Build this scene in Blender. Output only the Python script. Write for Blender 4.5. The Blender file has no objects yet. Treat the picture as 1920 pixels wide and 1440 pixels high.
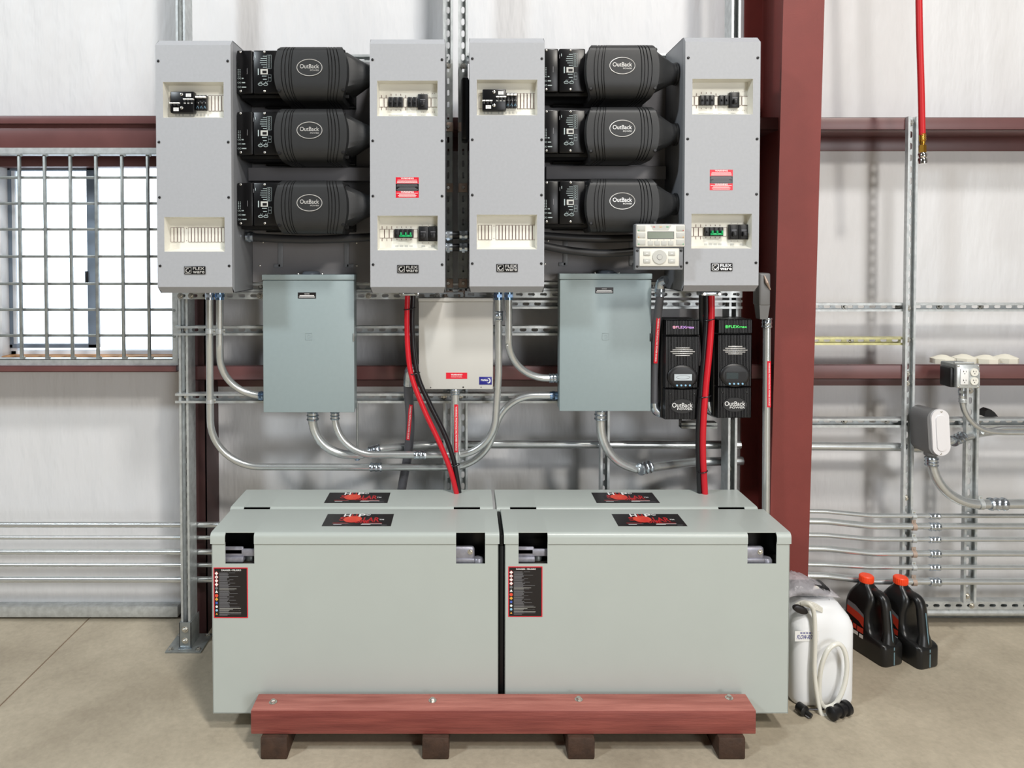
import bpy, bmesh, math, random
from mathutils import Vector, Matrix
random.seed(7)
SC = bpy.context.scene
# ------------------------------------------------------------------ camera
F, TH, CX, CAMZ = 1350.0, math.radians(1.3), 870.0, 1.73
CY = 470.0 + F * math.tan(TH)
cd = bpy.data.cameras.new('camera'); cam = bpy.data.objects.new('camera', cd); SC.collection.objects.link(cam)
cam.location = (0, 0, CAMZ); cam.rotation_euler = (math.pi / 2 - TH, 0, 0)
cd.sensor_width = 36; cd.lens = F / 1920 * 36; cd.shift_x = (960 - CX) / 1920; cd.shift_y = (CY - 720) / 1920
cd.clip_start = .05; cd.clip_end = 300
SC.camera = cam
# ------------------------------------------------------------------ world, lights, exposure
SC.view_settings.view_transform = 'Standard'; SC.view_settings.look = 'None'
SC.view_settings.gamma = 1; SC.view_settings.use_curve_mapping = False
SC.view_settings.exposure = 0.0
w = bpy.data.worlds.new('sky'); SC.world = w; w.use_nodes = True
bg = w.node_tree.nodes['Background']; bg.inputs[0].default_value = (.86, .94, 1, 1); bg.inputs[1].default_value = 3.2
def area(name, loc, target, size, power, col=(1, .97, .93)):
    l = bpy.data.lights.new(name, 'AREA'); l.energy = power; l.size = size; l.color = col; l.shape = 'DISK'
    o = bpy.data.objects.new(name, l); SC.collection.objects.link(o); o.location = loc
    o.rotation_euler = (Vector(target) - Vector(loc)).to_track_quat('-Z', 'Y').to_euler(); return o
area('ceiling_lamp_warm', (3.4, -3.2, 6.2), (.8, .8, 0), .8, 270, (1, .95, .87))
area('ceiling_lamp_pale', (-5.0, -1.4, 5.8), (-.4, 1.6, 0), .8, 250, (.86, .94, 1))
area('ceiling_lamp_mid', (1.5, -1.0, 7.5), (.2, 1.5, 0), .8, 270, (1, .98, .96))
area('front_right_fill', (4.6, -8.6, 2.3), (0, 3, .8), 4.0, 440, (.95, .97, 1))  # unseen soft fill added from the front right; no doorway stands there
# ------------------------------------------------------------------ helpers
COL = SC.collection
ct, st = math.cos(TH), math.sin(TH)
def P(u, v, Y):
    y = (CY - v) / F; t = Y / (ct + y * st)
    return Vector((t * (u - CX) / F, Y, CAMZ + t * (y * ct - st)))
def PF(u, v, z=0.0):
    y = (CY - v) / F; t = (z - CAMZ) / (y * ct - st)
    return Vector((t * (u - CX) / F, t * (ct + y * st), z))
def lin(c): return c / 12.92 if c <= .04045 else ((c + .055) / 1.055) ** 2.4
def rgb(r, g, b): return (lin(r / 255), lin(g / 255), lin(b / 255), 1)
def mat(name, col, rough=.5, metal=0.0, var=0.0, vscale=8, bump=0.0, bscale=60, bdist=.01, spec=.5, coat=0.0, alpha=1.0, trans=0.0, col2=None, stretch=None, emit=None):
    m = bpy.data.materials.new(name); m.use_nodes = True; n = m.node_tree.nodes; L = m.node_tree.links
    b = n['Principled BSDF']; b.inputs['Base Color'].default_value = col; b.inputs['Roughness'].default_value = rough
    b.inputs['Metallic'].default_value = metal; b.inputs['Specular IOR Level'].default_value = spec
    b.inputs['Coat Weight'].default_value = coat; b.inputs['Alpha'].default_value = alpha; b.inputs['Transmission Weight'].default_value = trans
    if emit: b.inputs['Emission Color'].default_value = emit[0]; b.inputs['Emission Strength'].default_value = emit[1]
    if var or bump or col2:
        tc = n.new('ShaderNodeTexCoord'); mp = n.new('ShaderNodeMapping'); L.new(tc.outputs['Object'], mp.inputs[0])
        if stretch: mp.inputs['Scale'].default_value = stretch
    if var or col2:
        t = n.new('ShaderNodeTexNoise'); t.inputs['Scale'].default_value = vscale; t.inputs['Detail'].default_value = 6; L.new(mp.outputs[0], t.inputs[0])
        r = n.new('ShaderNodeValToRGB'); r.color_ramp.elements[0].position = .3; r.color_ramp.elements[1].position = .7
        c2 = col2 or tuple(min(1, c * (1 + var)) for c in col[:3]) + (1,)
        c1 = tuple(c * (1 - var) for c in col[:3]) + (1,)
        r.color_ramp.elements[0].color = c1; r.color_ramp.elements[1].color = c2
        L.new(t.outputs['Fac'], r.inputs[0]); L.new(r.outputs[0], b.inputs['Base Color'])
    if bump:
        t2 = n.new('ShaderNodeTexNoise'); t2.inputs['Scale'].default_value = bscale; t2.inputs['Detail'].default_value = 4; L.new(mp.outputs[0], t2.inputs[0])
        bp = n.new('ShaderNodeBump'); bp.inputs['Strength'].default_value = bump; bp.inputs['Distance'].default_value = bdist
        L.new(t2.outputs['Fac'], bp.inputs['Height']); L.new(bp.outputs[0], b.inputs['Normal'])
    return m
M = {}
M['galv'] = mat('galvanized_steel', rgb(198, 202, 202), .42, .55, .14, 40, .05, 80)
M['galvd'] = mat('dull_galvanized_steel', rgb(150, 154, 152), .45, .6, .2, 30)
M['emt'] = mat('conduit_steel', rgb(206, 210, 210), .27, .75, .06, 25)
M['coup'] = mat('zinc_fitting', rgb(196, 205, 214), .22, .95, .2, 60)
M['zincb'] = mat('blue_zinc_fitting', rgb(140, 170, 205), .22, .95, .2, 60)
M['bolt'] = mat('bolt_steel', rgb(205, 203, 196), .25, .9)
M['yzinc'] = mat('yellow_zinc', rgb(205, 200, 150), .35, .8, .2, 30)
M['copper'] = mat('copper_washer', rgb(176, 156, 142), .45, .3)
M['flex'] = mat('grey_powder_coat', rgb(171, 173, 177), .5, 0, .03, 90, .03, 500)
M['flexd'] = mat('dark_or_shaded_powder_coat', rgb(128, 130, 134), .4, 0, .03, 60)
M['plate'] = mat('mounting_plate_grey', rgb(128, 126, 128), .5, 0, .05, 10)
M['cream'] = mat('cream_plastic', rgb(232, 230, 220), .5)
M['brown'] = mat('brown_outline', rgb(110, 80, 78), .6)
M['black'] = mat('black_plastic', rgb(19, 19, 21), .4)
M['gloss'] = mat('gloss_black_plastic', rgb(14, 14, 16), .3, spec=.35)
M['shell'] = mat('charcoal_casting', rgb(40, 41, 42), .48, 0, .06, 60, .06, 700)
M['inv'] = mat('black_casting', rgb(13, 13, 14), .5, spec=.3)
M['white'] = mat('white_print', rgb(240, 240, 238), .5)
M['grey'] = mat('grey_print', rgb(120, 120, 124), .5)
M['greyl'] = mat('light_grey_plastic', rgb(196, 196, 190), .5)
M['red'] = mat('red_print', rgb(222, 24, 48), .4)
M['blk'] = mat('black_print', rgb(24, 20, 22), .35)
M['orange'] = mat('sun_print', rgb(214, 48, 44), .35, col2=rgb(232, 92, 60), vscale=20)
M['redp'] = mat('dark_red_print', rgb(190, 30, 34), .35)
M['silver'] = mat('silver_lettering', rgb(226, 224, 220), .3, .35)
M['tprint'] = mat('pale_print', rgb(176, 190, 190), .5)
M['chrome'] = mat('chrome', rgb(235, 232, 228), .12, 1)
M['green'] = mat('green_plastic', rgb(20, 170, 100), .4)
M['panel'] = mat('blue_grey_enamel', rgb(150, 164, 166), .42, 0, .02, 60, .02, 400)
M['paneld'] = mat('grey_hub', rgb(84, 90, 98), .4)
M['beige'] = mat('beige_enamel', rgb(206, 204, 198), .5, 0, .01, 10)
M['batt'] = mat('sage_grey_enamel', rgb(180, 187, 182), .3, 0, .015, 5, .015, 160)
M['lead'] = mat('lead_terminal', rgb(150, 150, 160), .4, .5, .15, 60)
M['cell'] = mat('dark_cell_top', rgb(52, 47, 44), .6)
M['wood'] = mat('red_painted_timber', rgb(126, 48, 41), .65, 0, .2, 14, .25, 60, stretch=(.25, 3, 3), col2=rgb(146, 70, 60))
M['wood'].node_tree.nodes['Principled BSDF'].inputs['Coat Weight'].default_value = .5; M['wood'].node_tree.nodes['Principled BSDF'].inputs['Coat Roughness'].default_value = .45; M['wood'].node_tree.nodes['Principled BSDF'].inputs['Sheen Weight'].default_value = .35; M['wood'].node_tree.nodes['Principled BSDF'].inputs['Sheen Roughness'].default_value = .4; M['wood'].node_tree.nodes['Principled BSDF'].inputs['Sheen Tint'].default_value = rgb(230, 190, 175)
M['woodtop'] = mat('pale_red_timber', rgb(156, 88, 78), .7, 0, .14, 14, .25, 60, stretch=(.25, 3, 3), col2=rgb(182, 116, 104))  # paler red timber for the upward faces of the rail
M['skid'] = mat('dark_brown_timber', rgb(62, 42, 30), .7, 0, .3, 30, .3, 60)
M['maroon'] = mat('red_oxide_primer', rgb(124, 52, 46), .55, 0, .06, 9, .05, 200)
M['maroond'] = mat('dull_oxide_primer', rgb(104, 66, 65), .38, 0, .08, 9, spec=.6)
M['maroonk'] = mat('shaded_oxide_primer', rgb(64, 38, 38), .5)  # shade from the post and enclosure is put into this colour
M['wall'] = mat('white_vinyl_insulation', rgb(218, 218, 219), .48, 0, .03, 2.2, .7, 4, bdist=.035, spec=.35, stretch=(1.6, 1, .45))
M['paint'] = mat('dim_wall_paint', rgb(96, 94, 92), .7, 0, .03, 2)
M['vinyl'] = mat('window_vinyl', rgb(226, 230, 236), .4)
M['sash'] = mat('window_sash_grey', rgb(120, 134, 150), .4)
M['glass'] = mat('window_glass', (.95, .98, 1, 1), .02, trans=1)
M['joint'] = mat('brown_joint', rgb(118, 96, 78), .8)
M['lumber'] = mat('orange_timber', rgb(190, 140, 92), .6, 0, .2, 20)
M['hose'] = mat('red_rubber', rgb(196, 26, 32), .45)
M['brass'] = mat('brass', rgb(200, 150, 60), .25, .9)
M['cabr'] = mat('red_cable', rgb(205, 24, 40), .35)
M['cabb'] = mat('black_cable', rgb(22, 20, 24), .32)
M['lt'] = mat('grey_flexible_conduit', rgb(84, 84, 88), .45)
M['ltd'] = mat('dark_flexible_conduit', rgb(50, 50, 52), .45)
M['oil'] = mat('black_oil_jug', rgb(24, 24, 24), .32)
M['cap'] = mat('orange_red_cap', rgb(250, 76, 34), .4)
M['oill'] = mat('oil_label_red', rgb(206, 62, 40), .4)
M['stripe'] = mat('blue_grey_stripe', rgb(110, 140, 150), .4)
M['jug'] = mat('translucent_white_plastic', rgb(238, 240, 242), .35)
M['tube'] = mat('milky_tube', rgb(226, 224, 214), .2, spec=.6)
M['navy'] = mat('navy_print', rgb(34, 34, 130), .4)
M['bag'] = mat('clear_plastic_film', rgb(235, 232, 238), .12, alpha=.4, bump=.8, bscale=40)
M['lcd'] = mat('green_lcd', rgb(98, 108, 84), .25)
M['lcdw'] = mat('lit_lcd', rgb(176, 184, 188), .2, emit=(rgb(170, 178, 180), .25))
M['lcdd'] = mat('dim_lcd', rgb(30, 46, 50), .15)
M['foil'] = mat('violet_foil', rgb(150, 120, 230), .2, .6, col2=rgb(220, 150, 120), vscale=30)
M['foilg'] = mat('green_foil', rgb(70, 200, 90), .2, .6)
M['capw'] = mat('pale_cap', rgb(226, 222, 206), .6)
M['lb'] = mat('cast_grey', rgb(118, 118, 118), .5, .2)
M['lbw'] = mat('bright_aluminium', rgb(236, 234, 236), .4, .2)
M['snow'] = mat('pale_snow_ground', rgb(235, 238, 245), .8)
M['yellow'] = mat('yellow_print', rgb(230, 170, 70), .4)
M['blue'] = mat('blue_print', rgb(70, 100, 190), .4)
M['sky'] = mat('light_blue_print', rgb(150, 200, 230), .4)
M['conc'] = None
class MB:
    def __init__(s, off=None): s.v = []; s.f = []; s.m = []; s.mats = []; s.off = Vector(off) if off is not None else Vector((0, 0, 0))
    def mi(s, k):
        if k not in s.mats: s.mats.append(k)
        return s.mats.index(k)
    def add(s, vs, fs, k):
        n = len(s.v); i = s.mi(k)
        s.v += [Vector(a) + s.off for a in vs]
        for f in fs: s.f.append([n + a for a in f]); s.m.append(i)
        return s
    def box(s, x0, x1, y0, y1, z0, z1, k, bev=0.0, seg=2):
        if x0 > x1: x0, x1 = x1, x0
        if y0 > y1: y0, y1 = y1, y0
        if z0 > z1: z0, z1 = z1, z0
        vs = [(x, y, z) for z in (z0, z1) for y in (y0, y1) for x in (x0, x1)]
        fs = [(0, 2, 3, 1), (4, 5, 7, 6), (0, 1, 5, 4), (2, 6, 7, 3), (0, 4, 6, 2), (1, 3, 7, 5)]
        if bev:
            b = bmesh.new(); bv = [b.verts.new(v) for v in vs]
            for f in fs: b.faces.new([bv[i] for i in f])
            bmesh.ops.bevel(b, geom=list(b.edges), offset=min(bev, .49 * min(x1 - x0, y1 - y0, z1 - z0)), segments=seg, profile=.5, affect='EDGES')
            b.verts.index_update(); vs = [v.co.copy() for v in b.verts]; fs = [[v.index for v in f.verts] for f in b.faces]; b.free()
        return s.add(vs, fs, k)
    def pbox(s, u0, v0, u1, v1, Yf, Yb, k, bev=0.0):
        vm = (v0 + v1) / 2; um = (u0 + u1) / 2
        return s.box(P(u0, vm, Yf).x, P(u1, vm, Yf).x, Yf, Yb, P(um, v1, Yf).z, P(um, v0, Yf).z, k, bev)
    def rev(s, p, ax, prof, k, n=16, cap=True):
        p = Vector(p); ax = Vector(ax).normalized(); a = ax.orthogonal().normalized(); b = ax.cross(a)
        vs = []
        for d, r in prof:
            for i in range(n):
                t = 2 * math.pi * (i + .5) / n; vs.append(p + ax * d + (a * math.cos(t) + b * math.sin(t)) * r)
        fs = [(j * n + i, j * n + (i + 1) % n, (j + 1) * n + (i + 1) % n, (j + 1) * n + i) for j in range(len(prof) - 1) for i in range(n)]
        if cap: fs += [list(range(n))[::-1], [(len(prof) - 1) * n + i for i in range(n)]]
        return s.add(vs, fs, k)
    def cyl(s, p0, p1, r, k, n=16, r1=None):
        p0 = Vector(p0); p1 = Vector(p1); return s.rev(p0, p1 - p0, [(0, r), ((p1 - p0).length, r if r1 is None else r1)], k, n)
    def tube(s, pts, r, k, n=12, closed=False):
        pts = [Vector(p) for p in pts]; N = len(pts); vs = []; fs = []
        T = [((pts[(i + 1) % N] if closed or i < N - 1 else pts[i]) - (pts[i - 1] if closed or i > 0 else pts[i])).normalized() for i in range(N)]
        a = T[0].orthogonal().normalized()
        for i in range(N):
            a = (a - T[i] * a.dot(T[i])).normalized(); b = T[i].cross(a); rr = r[i] if isinstance(r, (list, tuple)) else r
            for j in range(n):
                t = 2 * math.pi * j / n; vs.append(pts[i] + (a * math.cos(t) + b * math.sin(t)) * rr)
        for i in range(N if closed else N - 1):
            i2 = (i + 1) % N
            fs += [(i * n + j, i * n + (j + 1) % n, i2 * n + (j + 1) % n, i2 * n + j) for j in range(n)]
        if not closed: fs += [list(range(n))[::-1], [(N - 1) * n + j for j in range(n)]]
        return s.add(vs, fs, k)
    def prism(s, poly, o, a, b, d, k):          # polygon in plane (a,b) at o, extruded along d
        o = Vector(o); a = Vector(a); b = Vector(b); d = Vector(d); n = len(poly)
        vs = [o + a * p + b * q for p, q in poly] + [o + a * p + b * q + d for p, q in poly]
        fs = [list(range(n))[::-1], [n + i for i in range(n)]] + [(i, (i + 1) % n, n + (i + 1) % n, n + i) for i in range(n)]
        return s.add(vs, fs, k)
    def quad(s, a, b, c, d, k): return s.add([a, b, c, d], [(0, 1, 2, 3)], k)
    def rect(s, x0, x1, z0, z1, y, k): return s.quad((x0, y, z0), (x1, y, z0), (x1, y, z1), (x0, y, z1), k)
    def frame(s, x0, x1, z0, z1, y, t, k):
        s.rect(x0, x1, z0, z0 + t, y, k); s.rect(x0, x1, z1 - t, z1, y, k); s.rect(x0, x0 + t, z0, z1, y, k); s.rect(x1 - t, x1, z0, z1, y, k); return s
    def poly(s, pts, k): return s.add(pts, [list(range(len(pts)))], k)
    def disc(s, c, r, k, n=14, a=(1, 0, 0), b=(0, 0, 1), rb=None):
        c = Vector(c); a = Vector(a); b = Vector(b); rb = r if rb is None else rb
        return s.poly([c + a * r * math.cos(2 * math.pi * i / n) + b * rb * math.sin(2 * math.pi * i / n) for i in range(n)], k)
    def loft(s, secs, k, closed=True, caps=True):
        n = len(secs[0]); vs = [p for sec in secs for p in sec]
        fs = [(j * n + i, j * n + (i + 1) % n, (j + 1) * n + (i + 1) % n, (j + 1) * n + i) for j in range(len(secs) - 1) for i in range(n if closed else n - 1)]
        if caps: fs += [list(range(n))[::-1], [(len(secs) - 1) * n + i for i in range(n)]]
        return s.add(vs, fs, k)
    def text(s, t, c, h, k, w=None, a=(1, 0, 0), b=(0, 0, 1), bold=0.0, shear=0.0):
        vs, fs = glyphs(t, bold); c = Vector(c); a = Vector(a); b = Vector(b)
        xs = [v[0] for v in vs]; ys = [v[1] for v in vs]; x0, x1, y0, y1 = min(xs), max(xs), min(ys), max(ys)
        sy = h / (y1 - y0); sx = w / (x1 - x0) if w else sy
        return s.add([c + a * ((x - (x0 + x1) / 2) * sx + shear * (y - y0) * sy) + b * (y - (y0 + y1) / 2) * sy for x, y in vs], fs, k)
    def build(s, name, parent=None, sharp=35, base=True):
        me = bpy.data.meshes.new(name); o = bpy.data.objects.new(name, me); COL.objects.link(o)
        if parent is not None:
            r = parent
            while r.parent: r = r.parent
            off = Vector(r.location); o.parent = parent
        else:
            xs = [v.x for v in s.v]; ys = [v.y for v in s.v]; zs = [v.z for v in s.v]
            off = Vector(((min(xs) + max(xs)) / 2, (min(ys) + max(ys)) / 2, min(zs))); o.location = off
        me.from_pydata([tuple(v - off) for v in s.v], [], s.f)
        for k in s.mats: me.materials.append(M[k])
        me.polygons.foreach_set('material_index', s.m); me.polygons.foreach_set('use_smooth', [True] * len(s.f))
        b = bmesh.new(); b.from_mesh(me); bmesh.ops.recalc_face_normals(b, faces=list(b.faces)); b.to_mesh(me); b.free()
        me.set_sharp_from_angle(angle=math.radians(sharp)); me.update()
        return o
_G = {}
def glyphs(t, bold):
    if (t, bold) not in _G:
        cu = bpy.data.curves.new('lettering', 'FONT'); cu.body = t; cu.offset = bold; cu.resolution_u = 3
        o = bpy.data.objects.new('lettering', cu); COL.objects.link(o)
        dg = bpy.context.evaluated_depsgraph_get(); dg.update()
        me = o.evaluated_get(dg).to_mesh(); _G[(t, bold)] = ([(v.co.x, v.co.y) for v in me.vertices], [list(p.vertices) for p in me.polygons])
        o.evaluated_get(dg).to_mesh_clear(); bpy.data.objects.remove(o); bpy.data.curves.remove(cu)
    return _G[(t, bold)]
def tag(o, label=None, cat=None, group=None, kind=None):
    if label: o['label'] = label
    if cat: o['category'] = cat
    if group: o['group'] = group
    if kind: o['kind'] = kind
    return o
def thing(name, loc, label, cat, group=None):
    o = bpy.data.objects.new(name, None); COL.objects.link(o); o.location = loc; o.empty_display_size = .05
    return tag(o, label, cat, group)
def copy_tree(o, parent=None):
    c = o.copy(); COL.objects.link(c)
    if parent: c.parent = parent
    for ch in list(o.children): copy_tree(ch, c)
    return c
def fillet(pts, r, n=10):
    pts = [Vector(p) for p in pts]; rs = r if isinstance(r, (list, tuple)) else [r] * (len(pts) - 2); out = [pts[0]]
    for i in range(1, len(pts) - 1):
        p = pts[i]; a = (pts[i - 1] - p); b = (pts[i + 1] - p); la, lb = a.length, b.length; a.normalize(); b.normalize()
        ang = a.angle(b); rr = rs[i - 1]
        if ang > math.pi - .01: out.append(p); continue
        d = min(rr / math.tan(ang / 2), la * .98, lb * .98); rr = d * math.tan(ang / 2)
        c = p + (a + b).normalized() * (rr / math.sin(ang / 2)); s = p + a * d - c; e = p + b * d - c; tot = s.angle(e)
        for j in range(n + 1):
            t = j / n; out.append(c + (s * math.sin((1 - t) * tot) + e * math.sin(t * tot)) / math.sin(tot))
    return out + [pts[-1]]
def spline(pts, n=8):
    pts = [Vector(p) for p in pts]; q = [pts[0] * 2 - pts[1]] + pts + [pts[-1] * 2 - pts[-2]]; out = []
    for i in range(1, len(q) - 2):
        for j in range(n):
            t = j / n; a, b, c, d = q[i - 1:i + 3]
            out.append(.5 * ((2 * b) + (c - a) * t + (2 * a - 5 * b + 4 * c - d) * t * t + (3 * b - a - 3 * c + d) * t ** 3))
    return out + [pts[-1]]
def bolt(name, p, parent, r=.009, k='bolt', ax=(0, -1, 0)):
    m = MB(); m.rev(p, ax, [(0, r * 1.55), (.002, r * 1.55)], k, 18); m.rev(Vector(p) + Vector(ax) * .002, ax, [(0, r), (r * .75, r), (r * .9, r * .8)], k, 6); return m.build(name, parent)
def screw(m, p, r, k, ax=(0, -1, 0)): m.rev(p, ax, [(0, r), (r * .4, r), (r * .6, r * .6)], k, 10)
# ------------------------------------------------------------------ planes (metres from the camera)
YW, YG, YS = 3.38, 3.18, 3.139           # wall face, girt face, face of the upright struts
YH, YE, YP = 3.07, 2.79, 2.97            # face of the cross struts, enclosure fronts, panel fronts
# ------------------------------------------------------------------ setting
def struct(o, label=None): o['kind'] = 'structure'; (label and o.__setitem__('label', label)); return o
def concrete():
    m = bpy.data.materials.new('concrete'); m.use_nodes = True; n = m.node_tree.nodes; L = m.node_tree.links; b = n['Principled BSDF']
    tc = n.new('ShaderNodeTexCoord'); a = n.new('ShaderNodeTexNoise'); a.inputs['Scale'].default_value = 1.7; a.inputs['Detail'].default_value = 8; a.inputs['Roughness'].default_value = .6
    f = n.new('ShaderNodeTexNoise'); f.inputs['Scale'].default_value = 60; f.inputs['Detail'].default_value = 4
    L.new(tc.outputs['Object'], a.inputs[0]); L.new(tc.outputs['Object'], f.inputs[0])
    r = n.new('ShaderNodeValToRGB'); r.color_ramp.elements[0].position = .3; r.color_ramp.elements[1].position = .68
    r.color_ramp.elements[0].color = rgb(158, 147, 128); r.color_ramp.elements[1].color = rgb(192, 181, 160)
    mx = n.new('ShaderNodeMix'); mx.data_type = 'RGBA'; mx.blend_type = 'OVERLAY'; mx.inputs[0].default_value = .18
    L.new(a.outputs['Fac'], r.inputs[0]); L.new(r.outputs[0], mx.inputs[6]); L.new(f.outputs['Fac'], mx.inputs[7]); L.new(mx.outputs[2], b.inputs['Base Color'])
    bp = n.new('ShaderNodeBump'); bp.inputs['Strength'].default_value = .12; bp.inputs['Distance'].default_value = .01
    L.new(f.outputs['Fac'], bp.inputs['Height']); L.new(bp.outputs[0], b.inputs['Normal']); b.inputs['Roughness'].default_value = .62; return m
M['conc'] = concrete()
m = MB(); j = -1.765
xs = [-6, j - .004, j, j + .004, 7.5]; zs = [0, 0, -.008, 0, 0]
for i in range(4): m.quad((xs[i], -9, zs[i]), (xs[i + 1], -9, zs[i + 1]), (xs[i + 1], 3.5, zs[i + 1]), (xs[i], 3.5, zs[i]), 'conc')
m.box(j - .0035, j + .0035, -9, 3.5, -.009, -.0025, 'joint')
struct(m.build('floor'), 'beige concrete floor with a saw-cut joint')
wx0, wx1 = P(2, 480, YW).x, P(323, 480, YW).x; wz0, wz1 = P(160, 672, YW).z, P(160, 290, YW).z
m = MB()
m.box(-6, wx0, YW, YW + .12, 0, 8, 'wall'); m.box(wx1, 7.5, YW, YW + .12, 0, 8, 'wall')
m.box(wx0, wx1, YW, YW + .12, 0, wz0, 'wall'); m.box(wx0, wx1, YW, YW + .12, wz1, 8, 'wall')
struct(m.build('wall_back'), 'wall lined with white vinyl faced insulation')
struct(MB().box(-6.1, -6, -9, YW, 0, 8, 'paint').build('wall_left')); struct(MB().box(7.5, 7.6, -9, YW, 0, 8, 'paint').build('wall_right'))
struct(MB().box(-6, 7.5, -9.1, -9, 0, 8, 'paint').build('wall_front')); struct(MB().box(-6, 7.5, -9, YW, 8, 8.1, 'paint').build('ceiling'))
struct(MB().box(-60, 60, 3.6, 90, -.4, -.3, 'snow').build('ground_outside'), 'pale ground outside the window')
# window
W1 = struct(thing('window_1', ((wx0 + wx1) / 2, YW, wz0), None, None), 'sliding window behind the steel security grille')
m = MB(); t = .03; y0, y1 = 3.44, 3.5
for a in ((wx0, wx0 + t, wz0, wz1), (wx1 - t * .5, wx1, wz0, wz1), (wx0, wx1, wz0, wz0 + t), (wx0, wx1, wz1 - .03, wz1)): m.box(a[0], a[1], y0, y1, a[2], a[3], 'vinyl', .004)
m.build('window_frame', W1)
m = MB(); sx0, sx1 = P(17, 480, 3.45).x, P(184, 480, 3.45).x; b0, b1 = P(1, 652, 3.45).z, P(1, 312, 3.45).z
for a in ((sx0, sx0 + .022, b0, b1), (sx1 - .046, sx1, b0, b1), (sx0, sx1, b0, b0 + .02), (sx0, sx1, b1 - .022, b1)): m.box(a[0], a[1], 3.435, 3.465, a[2], a[3], 'sash', .003)
m.box(sx1 - .052, sx1 - .04, 3.425, 3.436, P(1, 530, 3.45).z, P(1, 508, 3.45).z, 'black', .002)
m.build('sash', W1)
m = MB(); m.box(sx0 + .02, sx1 - .04, 3.448, 3.452, b0 + .02, b1 - .02, 'glass'); m.build('pane', W1)
m = MB(); m.box(sx1, wx1 - .015, 3.478, 3.482, wz0 + .03, wz1 - .03, 'glass'); m.build('pane', W1)
m = MB(); m.box(wx0, wx1, 3.37, 3.44, wz0 - .02, wz0 + .012, 'lumber', .003); m.build('window_sill', W1)
m = MB(); m.box(wx0, wx1, 3.36, 3.44, wz1 - .058, wz1 + .002, 'maroond', .003); m.build('window_head', W1)
# girts: Z sections with the inner flange turned up
def girt(u0, u1, vt, vb, lab, down=True, back=.065):
    x0, x1 = P(u0, vt, YG).x, P(u1, vt, YG).x; zt, zb = P(870, vt, YG).z, P(870, vb, YG).z; m = MB()
    m.box(x0, x1, YG, YG + .004, zb, zt, 'maroond', .001); m.box(x0, x1, YG, YG + .022, zt - .003, zt, 'maroond', .001)
    m.box(x0, x1, YG, YW - .001, zb, zb + .004, 'maroond', .001)
    if down: m.box(x0, x1, YW - .006, YW - .001, zb - back, zb + .002, 'maroond', .001)
    return struct(m.build('wall_girt'), lab)
girt(-1100, 332, 217, 233, 'oxide red wall girt above the window', True, .11)
girt(1330, 2800, 220, 244, 'oxide red wall girt behind the hanging red hose')
girt(362, 1400, 686, 713, 'oxide red wall girt behind the panels'); girt(1400, 2800, 684, 711, 'oxide red wall girt under the pale caps')
girt(-1100, 330, 686, 698, 'oxide red sill girt under the window', False); girt(640, 1330, 220, 244, 'oxide red wall girt behind the upper enclosures')
m = MB(); m.pbox(-1100, 234, 330, 277, 3.2, 3.36, 'maroond', .002); struct(m.build('trim_1'), 'dull red header channel over the window')
m = MB(); x0, x1 = P(362, 800, 3.22).x, P(387, 800, 3.22).x; zt = P(362, 556, 3.22).z + .9
m.box(x0 - .04, x1, 3.215, 3.22, 0, zt, 'maroonk'); m.box(x1 - .005, x1, 3.215, YW, 0, zt, 'maroonk'); m.box(x0 - .04, x0 - .035, 3.215, YW, 0, zt, 'maroonk')
struct(m.build('window_jamb'), 'shade-darkened red jamb channel behind the left strut post')
# column
m = MB(); xc, hw = 1.387, .084; zt = 8.0
def yf(z): return 3.06 - .036 * z
m.loft([[(xc - hw, yf(z), z), (xc + hw, yf(z), z), (xc + hw, yf(z) + .012, z), (xc - hw, yf(z) + .012, z)] for z in (0, zt)], 'maroon')
m.loft([[(xc - .005, yf(z) + .01, z), (xc + .005, yf(z) + .01, z), (xc + .005, YW - .012, z), (xc - .005, YW - .012, z)] for z in (0, zt)], 'maroon')
m.box(xc - hw, xc + hw, YW - .014, YW - .002, 0, zt, 'maroon')
m.box(xc - .12, xc + .12, 2.98, YW - .01, 0, .016, 'maroon')
struct(m.build('steel_column'), 'red oxide tapered steel column right of the enclosures')
m = MB(); m.box(-6, P(333, 1150, 3.335).x, 3.335, YW, .012, P(1, 1137, 3.335).z, 'galv', .003); m.box(-6, P(333, 1150, 3.335).x, 3.36, YW, 0, .013, 'black')  # black strip below the angle paints in the shadow of its gap
struct(m.build('baseboard_left'), 'galvanized base angle at the foot of the left wall')
m = MB(); m.box(P(1540, 1150, 3.35).x, 7.5, 3.355, YW, 0, .03, 'galvd', .002); struct(m.build('baseboard_right'), 'galvanized base angle at the foot of the right wall')
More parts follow.
